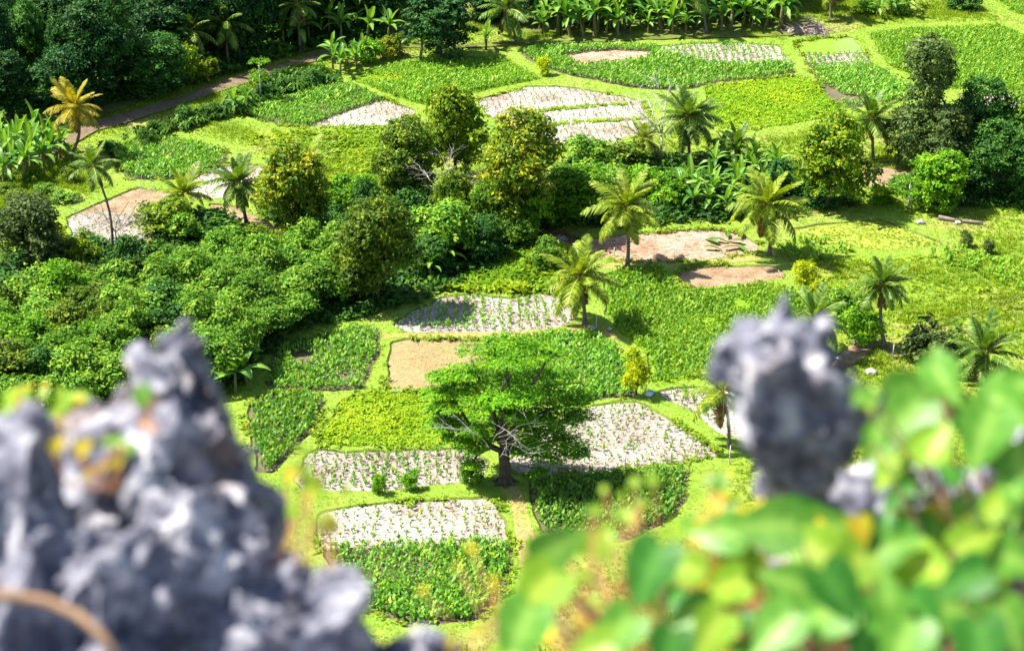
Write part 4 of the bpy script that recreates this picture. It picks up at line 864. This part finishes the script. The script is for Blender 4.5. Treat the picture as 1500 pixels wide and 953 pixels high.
for pts, dy in LIMB:
    n = len(pts); Pp = [hp(x, y, dy*i/(n-1)) for i, (x, y) in enumerate(pts)]
    ob('limb', npmesh('limb', *tube(Pp, list(np.linspace(.19, .04, n)), 6), M['bark'], smooth=True), htrunk)
bp = []
for px, py, dy, dr in [(716,655,-.8,(-.5,-.4,.7)),(722,645,-.8,(.2,-.6,.8)),(730,640,-1,(.8,-.5,.5)),(735,650,-.9,(1,-.5,.3)),(745,640,-1,(.9,-.6,.6)),(705,640,-.6,(-.6,-.5,.8))]:
    bp = []; branchy(r, hp(px, py, dy-.9), dr, 2.3 if px < 790 else 1.1, .035, 2, bp, 3)
    ob('bare_branch', npmesh('bare_branch', *join(bp), M['bark_pale'], smooth=True), htrunk)
lobes = []
for x, y, rx, dy in [(745,502,40,.5),(700,515,36,.8),(790,512,36,.3),(755,520,52,-.2),(820,520,26,0),(675,545,30,1),(650,552,26,.6),(640,575,24,.2),(655,595,26,-.3),(670,570,32,.8),(715,545,42,2.0),(770,545,46,1.6),(815,550,34,1.0),(735,560,40,.8),
                     (790,575,44,.6),(830,585,36,.4),(855,580,24,.2),(775,600,46,1.5),(820,612,40,.2),(850,610,26,0),(790,625,40,.5),(800,645,42,-.5),(835,645,28,-.6),(780,660,30,-.8),(810,668,26,-1),(700,615,26,2.4),(650,620,28,.0),(670,640,26,-.5),(690,655,26,-1),(695,680,18,-1.3),(660,612,24,.6),(845,662,22,-.8),(735,590,34,2.2),(636,600,16,0),(790,690,14,-1.2),(740,612,34,2.6),(715,632,28,2.2),(762,632,32,2.4),(735,585,34,-1.6),(765,580,34,-1.6),(700,590,28,-1.2),(725,640,22,2),(755,655,22,1.6),(690,630,24,-1.2),(760,610,24,-1.2)]:
    lobes.append((np.array(hp(x, y, dy)), np.array([rx*u*.92, rx*u*.85, rx*u*.20])))
for k in range(0, len(lobes), 5):
    ob('crown', crown_mesh('crown', r, lobes[k:k+5], 5000, .115, M['hero_leaf'], cr=.26, cl=9, zmin=-.3, flat=.95, clz=.35), big)

# ------------------------------------------------------------------ brush heap, logs, stones, posts
def lump(name, r, R, mat, sub=2, amp=.35):
    bm = bmesh.new(); bmesh.ops.create_icosphere(bm, subdivisions=sub, radius=1); o3 = Vector(r.uniform(-50, 50, 3).tolist())
    for v in bm.verts:
        n = 1+amp*noise.noise(v.co*1.4+o3)+amp*.5*noise.noise(v.co*3.3+o3); v.co = Vector((v.co.x*R[0]*n, v.co.y*R[1]*n, v.co.z*R[2]*n))
    me = bpy.data.meshes.new(name); bm.to_mesh(me); bm.free(); me.materials.append(M[mat]); return me
b = gp(1185, 46); heap = thing('brush_heap', (b[0], b[1], 0), 'heap of grey-brown cut branches and rubble beyond the narrow field', 'brush heap')
sticks = []
for i in range(260):
    x, y = r.normal(0, 1.5), r.normal(0, .9); zt = 1.7*math.exp(-(x*x/4+y*y/2)); z = r.uniform(0, max(.1, zt)); a = r.uniform(0, 6.28); l = r.uniform(.4, 1.3); e = r.uniform(-.3, .5)
    sticks.append(tube([(x, y, z), (x+math.cos(a)*l, y+math.sin(a)*l, max(.02, z+e*l))], [r.uniform(.02, .06), .015], 4))
sk = ob('branches', npmesh('branches', *join(sticks), M['brush']), heap); sk['kind'] = 'stuff'
ob('core', lump('core', r, (2.2, 1.3, .9), 'brush', 3), heap)
for x, y, s in [(-2.3, -.6, .35), (-1.6, -1.1, .25), (1.6, -1.2, .3), (.4, -1.4, .25)]: ob('rubble', lump('rubble', r, (s, s, s*.7), 'stone'), heap, (x, y, s*.3))
b = gp(815, 352); heap = thing('brush_heap', (b[0], b[1], 0), 'brown brush pile at the end of the leaf-littered field', 'brush heap')
sticks = []
for i in range(160):
    x, y = r.normal(0, 1.1), r.normal(0, .7); z = r.uniform(0, max(.1, 1.0*math.exp(-(x*x/2+y*y)))); a = r.uniform(0, 6.28); l = r.uniform(.4, 1.2)
    sticks.append(tube([(x, y, z), (x+math.cos(a)*l, y+math.sin(a)*l, max(.02, z+r.uniform(-.3, .6)*l))], [.04, .012], 4))
sk = ob('branches', npmesh('branches', *join(sticks), M['frond_dead']), heap); sk['kind'] = 'stuff'
ob('core', lump('core', r, (1.3, .8, .5), 'brush', 3), heap)
for x, y, s, lb in [(1348, 327, .45, 'pale boulder beside the meadow ditch'), (1403, 329, .35, 'grey stone between the two logs'), (1256, 503, .4, 'pale stone beside the leaning palm'), (1240, 520, .35, 'grey stone on the stony earth below the leaning palm'), (1228, 528, .3, 'small grey stone nearest the rock pinnacle'), (1275, 550, .5, 'grey stump-like stone in the grass under the leaning palm'),
                    (868, 482, .3, 'grey stone under the broad low palm'), (893, 484, .22, 'small stone on the bank corner by the broad low palm')]:
    b = gp(x, y); tag(ob('stone', lump('stone', r, (s, s*.8, s*.6), 'stone'), None, (b[0], b[1], hz(b[0], b[1])+s*.25)), lb, 'stone')
for x0, y0, x1, y1, rd, lb in [(1375, 322, 1402, 327, .22, 'fallen grey log below the dark grove'), (1408, 327, 1440, 330, .18, 'dark fallen log in the meadow edge'), (1140, 398, 1146, 409, .05, 'thin pipe at the edge of the bare tan field')]:
    a, b = gp(x0, y0), gp(x1, y1); c = (a+b)/2
    pts = [(p[0]-c[0], p[1]-c[1], rd*.9) for p in (a, a*.6+b*.4, b)]
    tag(ob('log', npmesh('log', *tube(pts, [rd, rd*.9, rd*.7], 8), M['brush'], smooth=True), None, (c[0], c[1], hz(c[0], c[1]))), lb, 'log')
for x, y, h, lb in [(915, 688, 1.2, 'thin wooden post on the bank below the rowed field, nearer the big tree'), (982, 682, 1.2, 'thin wooden post on the bank below the rowed field, farther from the big tree'), (1307, 528, 1.3, 'wooden post beside the solitary leaning palm'), (873, 482, 1.2, 'short stake under the broad low palm'), (899, 378, 1.1, 'thin stake in the leaf-littered field'), (1068, 680, 1.4, 'thin post near the thin palm')]:
    b = gp(x, y); tag(ob('post', npmesh('post', *tube([(0, 0, -.2), (.02, 0, h*.5), (.05, .02, h)], [.05, .045, .04], 6), M['bark_pale'], smooth=True), None, (b[0], b[1], hz(b[0], b[1]))), lb, 'post')
b = gp(953, 577); t = thing('bundle', (b[0], b[1], .02), 'small blue and white cloth bundle on the grass bank by the croton', 'bundle')
ob('cloth', lump('cloth', r, (.3, .22, .2), 'cloth_blue'), t, (0, 0, .12)); ob('sack', lump('sack', r, (.32, .2, .16), 'cloth_white'), t, (-.15, -.25, .1))
# cut banana leaves drying on the littered field
for i, (x, y) in enumerate([(1040, 352), (1052, 358), (1065, 350), (1078, 362), (1090, 357), (1060, 366), (1030, 364), (1085, 350)]):
    b = gp(x, y); o = ob('cut_leaf', BL[1], None, (b[0], b[1], BED+.3), (r.uniform(-.3, .3), -.15, r.uniform(0, 6.28)), .8, None); tag(o, 'cut pale banana leaf lying on the leaf-littered field', 'leaf', 'cut leaves on the littered field')

# ------------------------------------------------------------------ cliff top and foreground rocks
def cliff():
    xs = np.linspace(-9, 9, 46); V = []; F = []; prof = [(-4, 66.6), (-2, 66.5), (-.5, 66.42), (.6, 66.35), (1.3, 66.22), (2.0, 66.0), (2.45, 65.7), (2.7, 65.0), (3.0, 62), (4, 52), (6.5, 36), (10, 20), (16, 8), (26, -1)]
    for y, z in prof:
        for x in xs:
            n = noise.noise_vector(Vector((x*.9, y*.9, z*.35))); k = .12 if z > 65.5 else min(2.5, .15+(66-z)*.12)
            V.append((x*(1+(66.6-z)*.05), y+n.y*k*.6-abs(x)*.05, z+(n.z*k if z < 66 else n.z*.09)))
    w_ = len(xs)
    for i in range(len(prof)-1):
        for j in range(w_-1): a = i*w_+j; F += [(a, a+1, a+w_), (a+1, a+w_+1, a+w_)]
    return npmesh('cliff', np.array(V), np.array(F), M['limestone'], smooth=False)
tag(ob('cliff', cliff()), 'grey limestone cliff top under the foreground rocks', 'cliff', kind='structure')
def rock(polys, label, seed, amp=.03, voxel=.005, freq=9.0):
    # polys: (outline in the photo, depth, thickness factor): every layer is filled with balls, fused, then weathered
    r = np.random.default_rng(seed); parts = []
    bm = bmesh.new(); bmesh.ops.create_icosphere(bm, subdivisions=2, radius=1.0); bm.verts.ensure_lookup_table()
    sv = np.array([tuple(v.co) for v in bm.verts]); sf = np.array([[v.index for v in f.verts] for f in bm.faces], np.int32); bm.free()
    for px, dep, th in polys:
        A = np.array(px, float); lo, hi = A.min(0), A.max(0); st = 16
        X, Y = np.meshgrid(np.arange(lo[0], hi[0], st), np.arange(lo[1], hi[1], st)); P = np.c_[X.ravel(), Y.ravel()]+r.uniform(-4, 4, (X.size, 2)); P = P[inpoly(P, px)]
        D = polydist(P, px)
        for p, d_ in zip(P, D):
            d_ = max(d_, 7); 
            if r.random() > .35 and d_ > 40: continue
            if d_ < 12: d_ = 12
            rr = min(d_, 85)*dep/FPX; c = fp(p[0], p[1], dep+r.uniform(-.6, .6)*min(d_, 80)*th*dep/FPX)
            parts.append((sv*rr+np.array(tuple(c)), sf))
    me = npmesh('rock', *join(parts), M['limestone']); o = bpy.data.objects.new('rock', me); COL.objects.link(o)
    md = o.modifiers.new('r', 'REMESH'); md.mode = 'VOXEL'; md.voxel_size = voxel
    dg = bpy.context.evaluated_depsgraph_get(); ev = o.evaluated_get(dg); m2 = bpy.data.meshes.new_from_object(ev)
    bpy.data.objects.remove(o)
    n = len(m2.vertices); co = np.zeros(n*3, np.float32); m2.vertices.foreach_get('co', co); co = co.reshape(-1, 3); nn = np.zeros(n*3, np.float32); m2.vertices.foreach_get('normal', nn); nn = nn.reshape(-1, 3)
    def vn(f, k, zs=1.0):
        Q = (co-np.array([0, 0, CAM_H]))*np.array([f, f, f*zs])+k*7.7+seed*3.1+40; I = np.floor(Q).astype(int); u = Q-I; u = u*u*(3-2*u); res = 0
        for dx in (0, 1):
            for dy in (0, 1):
                for dz in (0, 1):
                    res = res+_L3[(I[:, 0]+dx) % 32, (I[:, 1]+dy) % 32, (I[:, 2]+dz) % 32]*(u[:, 0] if dx else 1-u[:, 0])*(u[:, 1] if dy else 1-u[:, 1])*(u[:, 2] if dz else 1-u[:, 2])
        return res
    rdg = lambda f, k, zs=1.0: .55-np.abs(vn(f, k, zs))*1.6
    shp = lambda f, k, zs=1.0: np.clip(1-np.abs(vn(f, k, zs))*2.2, 0, 1)**1.6
    disp = .6*vn(freq*.55, 1)+1.5*shp(freq*1.15, 2, .33)+1.0*shp(freq*2.3, 3, .45)+.5*shp(freq*4.6, 4, .7)+.22*shp(freq*9, 6)-1.3*np.clip(vn(freq*1.9, 5, .6)-.15, 0, 1)
    disp -= disp.mean()
    out = co+nn*(disp*amp)[:, None]
    m2.vertices.foreach_set('co', out.ravel().astype(np.float32)); m2.update(); m2.materials.clear(); m2.materials.append(M['limestone'])
    m2.polygons.foreach_set('use_smooth', np.ones(len(m2.polygons), bool))
    return tag(ob('rock', m2), label, 'rock')
rock([([(260,474),(282,476),(296,512),(316,558),(348,600),(366,650),(378,700),(388,740),(398,800),(415,840),(420,1150),(-60,1150),(-60,700),(70,680),(100,625),(145,592),(200,562),(226,528),(246,502)], 2.3, 1.0),
      ([(-80,625),(10,622),(40,640),(70,690),(110,760),(180,800),(260,820),(300,1180),(-80,1180)], 2.05, .9),
      ([(200,710),(365,715),(378,770),(405,825),(450,862),(500,890),(530,925),(570,955),(630,985),(680,1030),(700,1180),(180,1180)], 2.15, 1.0)],
     'large jagged grey limestone rock with a sharp peak in the foreground', 1, .024)
rock([([(1108,446),(1152,446),(1180,482),(1208,516),(1245,540),(1295,566),(1296,590),(1258,637),(1212,687),(1165,717),(1128,727),(1108,690),(1088,640),(1072,590),(1048,550),(1044,532),(1058,510),(1088,486)], 2.25, .8),
      ([(1165,540),(1215,545),(1262,560),(1312,578),(1318,600),(1285,640),(1230,690),(1180,705),(1160,640)], 2.3, .7),
      ([(1125,700),(1180,690),(1230,740),(1260,820),(1300,1150),(1100,1150),(1120,850)], 2.35, .8)],
     'lone grey limestone pinnacle rising above the vine leaves', 2, .017, freq=12.0)
rock([([(1200,720),(1280,700),(1400,690),(1480,650),(1560,640),(1600,1180),(1180,1180)], 2.55, .8)], 'shaded brownish rock half hidden behind the vine leaves', 3, .03)

# ------------------------------------------------------------------ foreground vines: every big leaf a part
def heart(r, L):
    out = [(0, 0), (-.12, .18), (-.08, .38), (.1, .48), (.35, .46), (.62, .30), (.85, .12), (1.0, 0)]
    mids = [(x, 0) for x, _ in out]; V = []; F = []
    for x, y in out: V.append((x*L, y*L, .10*L*(y/.5)**2-.12*L*x*x))
    for x, y in out[1:-1]: V.append((x*L, -y*L, .10*L*(y/.5)**2-.12*L*x*x))
    ms = len(V)
    for x in (.12, .3, .5, .7, .88): V.append((x*L, 0, -.12*L*x*x-.012*L))
    bm = bmesh.new(); vv = [bm.verts.new(v) for v in V]
    rim = [0, 1, 2, 3, 4, 5, 6, 7]; low = [0]+list(range(8, 14))+[7]; mid = [0, ms, ms, ms+1, ms+2, ms+3, ms+4, 7]
    for side, flip in ((rim, 0), (low, 1)):
        for i in range(7):
            q = [side[i], side[i+1], mid[i+1], mid[i]]; s = []
            for k in q:
                if k not in s: s.append(k)
            if len(s) >= 3:
                try: bm.faces.new([vv[k] for k in (s if not flip else s[::-1])])
                except ValueError: pass
    bmesh.ops.subdivide_edges(bm, edges=bm.edges, cuts=1, use_grid_fill=True); bmesh.ops.triangulate(bm, faces=bm.faces)
    me = bpy.data.meshes.new('leaf'); bm.to_mesh(me); bm.free()
    a = me.attributes.new('tint', 'FLOAT', 'POINT'); a.data.foreach_set('value', np.array([.95 if abs(v.co.y) < .012 else .22+.35*abs(math.sin(v.co.x*9+abs(v.co.y)*6)) for v in me.vertices], np.float32))
    me.polygons.foreach_set('use_smooth', np.ones(len(me.polygons), bool)); me.materials.append(M['vine_leaf']); return me
HEART = heart(rng, 1.0)
CAMV = Vector((0, 0, CAM_H))
def put_leaf(parent, px, py, dep, size, ang, mat, tilt=.3, r=None):
    # size: length in photo pixels; ang: direction the tip points in the picture (0 = right, 90 = up)
    c = fp(px, py, dep); L = size*.70*dep/FPX; a = math.radians(ang)
    X = Vector((math.cos(a), math.sin(a)*SP, math.sin(a)*CP)); back = Vector((0, -CP, SP))
    n = (back+Vector((-.25, 0, .55))+Vector((r.uniform(-tilt, tilt), r.uniform(-tilt, tilt), r.uniform(-tilt, tilt)))).normalized()
    X = (X-n*X.dot(n)).normalized(); Y = n.cross(X); R = Matrix((X, Y, n)).transposed()
    o = ob('leaf', HEART, parent, None, None, None, M[mat]); Mx = Matrix.Translation(c-X*L*.45) @ R.to_4x4() @ Matrix.Diagonal((L, L*.85, L, 1))
    o.matrix_world = Mx; o.matrix_parent_inverse = Matrix.Identity(4); o.matrix_basis = parent.matrix_world.inverted() @ Mx if False else Matrix.Translation(-Vector(parent.location)) @ Mx
    return c-X*L*.45
def vine(label, root, leaves, seed, stem_mat='twig', cat='vine', name='leafy_vine', srad=.0022):
    r = np.random.default_rng(seed); b = fp(*root); t = thing(name, tuple(b), label, cat); stems = []
    for lf in leaves:
        e = put_leaf(t, *lf[:6], r=r, tilt=lf[6] if len(lf) > 6 else .35)
        m = (b+e)/2+Vector((r.uniform(-.03, .03), r.uniform(-.02, .02), r.uniform(-.02, .04)))
        stems.append(tube([tuple(x-b) for x in (b, b*.6+m*.4, m, e)], [srad*1.6, srad*1.4, srad, srad*.7], 5))
    ob('stem', npmesh('stem', *join(stems), M[stem_mat], smooth=True), t)
G_, L_, D_, Y_ = 'vine_leaf', 'vine_lime', 'vine_dark', 'vine_yellow'
vine('broad-leaved green vine beside the rock pinnacle', (1450, 900, 2.3), [(1320,620,2.1,150,230,G_),(1345,575,2.15,130,10,G_),(1385,560,2.1,110,-60,G_),(1300,690,2.1,90,240,L_),(1345,660,2.05,120,200,L_),(1440,640,2.0,150,250,G_),(1480,600,2.05,120,-40,G_),(1500,560,2.1,90,20,G_),(1460,560,2.15,80,80,G_),(1405,610,2.2,90,-70,D_),(1495,690,2.0,140,-80,G_),(1370,530,2.2,90,90,G_),(1275,660,2.12,60,250,G_)], 1)
vine('sunlit lime vine trailing across the bottom corner', (1250, 1080, 2.2), [(1180,800,2.05,150,150,L_),(1120,770,2.0,150,180,G_),(1050,780,2.05,120,170,G_),(1240,840,1.95,130,230,L_),(1310,800,2.0,120,20,G_),(1360,830,2.0,140,-30,L_),(1430,790,2.0,110,30,L_),(1490,820,2.0,130,-20,G_),(1200,900,1.9,150,200,G_),(1130,930,1.9,150,230,G_),(1270,930,1.9,140,250,D_),(1350,910,1.9,140,-60,D_),(1420,900,1.95,140,-20,G_),(1480,920,1.95,120,-70,G_),(1060,860,2.0,110,200,L_),(1150,850,1.95,120,160,G_),(1300,870,1.9,110,100,G_),(1390,760,2.1,110,20,Y_),(1455,740,2.1,100,60,L_),(1225,770,2.15,130,20,G_),(1340,770,2.1,120,0,G_),(1180,750,2.2,110,15,D_),(1260,780,2.0,70,280,Y_),(1310,750,2.1,60,240,Y_),(1410,850,1.9,120,200,D_),(1230,870,1.85,140,300,D_),(1320,950,1.85,150,250,G_),(1440,955,1.85,150,280,D_),(1080,820,2.05,100,150,L_)], 2)
vine('mid green vine climbing beside the shaded rock', (1500, 1000, 2.2), [(int(1270+i*17.3%240), int(580+(i*47.7)%220), 2.0+.03*(i%6), 60+(i*13)%45, (i*71)%360, ['vine_leaf','vine_leaf','vine_lime','vine_dark'][i%4]) for i in range(15)], 9)
vine('dark heart-leaved vine at the bottom middle', (960, 1080, 2.1), [(950,840,1.95,150,250,D_),(900,930,1.9,130,230,G_),(1010,900,1.95,110,200,G_),(820,800,2.0,120,30,G_),(785,870,1.95,140,230,L_),(760,930,1.9,150,250,G_),(730,970,1.9,110,200,L_),(1000,830,2.05,90,160,L_),(1040,930,1.9,120,240,L_),(880,790,2.05,90,60,L_),(860,960,1.85,130,200,L_),(980,960,1.85,120,260,D_),(790,820,2.05,70,40,L_)], 3)
rr_ = np.random.default_rng(8)
def sprig(label, root, area, n, size, mats, seed, name='weed_sprig', cat='weed'):
    r = np.random.default_rng(seed); A = np.array(area, float); P = r.uniform(A.min(0), A.max(0), (n*6, 2)); P = P[inpoly(P, area)][:n]
    vine(label, root, [(p[0], p[1], root[2]+r.uniform(-.15, .1), size*r.uniform(.6, 1.2), r.uniform(30, 150), mats[int(r.integers(0, len(mats)))], .8) for p in P], seed, 'twig_red', cat, name, .0012)
sprig('yellow leafy weed between the two rock groups', (900, 1050, 2.1), [(830,780),(870,720),(940,690),(955,700),(935,760),(900,830),(980,870),(1000,950),(740,950),(790,860)], 64, 32, [L_, Y_, L_, L_, G_], 41)
sprig('reddish dry weed with yellow leaves at the bottom middle', (720, 1050, 2.1), [(600,850),(640,800),(700,790),(760,850),(760,950),(640,950)], 11, 24, [Y_, 'frond_dead', Y_], 42)
sprig('lime green weed on the ledge beside the large rock', (450, 960, 2.2), [(415,690),(440,650),(520,715),(530,750),(470,770),(420,740)], 15, 40, [L_, L_, Y_], 43)
sprig('yellow-green weed growing behind the large rock', (40, 760, 2.45), [(0,565),(60,560),(125,580),(115,610),(60,630),(0,610)], 24, 44, [L_, Y_, L_], 44)
sprig('small green shoots sprouting on the large rock', (170, 720, 2.02), [(70,640),(100,650),(190,640),(215,660),(160,680),(90,720),(75,700)], 9, 40, [G_, L_, Y_], 45)
sprig('single green shoot near the rock peak', (205, 620, 2.05), [(195,545),(215,545),(218,590),(195,590)], 4, 46, [G_], 46)
sprig('pale yellow-green weed in front of the pinnacle base', (1100, 950, 2.15), [(1010,700),(1090,690),(1120,740),(1060,790),(980,790)], 22, 40, [L_, G_, Y_], 47)
sprig('dense low leaves filling the bottom corner', (1300, 1100, 2.2), [(960,800),(1060,760),(1500,760),(1500,960),(960,960)], 120, 76, [G_, L_, D_, G_, Y_], 48)
# bare twigs
def twig(label, pts, rad, mat='twig'):
    P = [fp(*p) for p in pts]; b = P[0]
    tag(ob('twig', npmesh('twig', *tube([tuple(p-b) for p in P], list(np.linspace(rad, rad*.6, len(P))), 7), M[mat], smooth=True), None, tuple(b)), label, 'twig')
twig('curved brown root arching over the large rock', [(-40,872,1.75),(20,872,1.75),(70,880,1.75),(115,900,1.74),(150,930,1.73),(185,980,1.72)], .0058)
twig('thick brown vine stem behind the broad leaves', [(1440,900,2.25),(1445,800,2.2),(1448,740,2.15),(1470,690,2.1),(1495,650,2.1)], .007)
twig('thin brown stem hanging beside the shaded rock', [(1410,960,2.1),(1420,900,2.1),(1425,840,2.1)], .005)
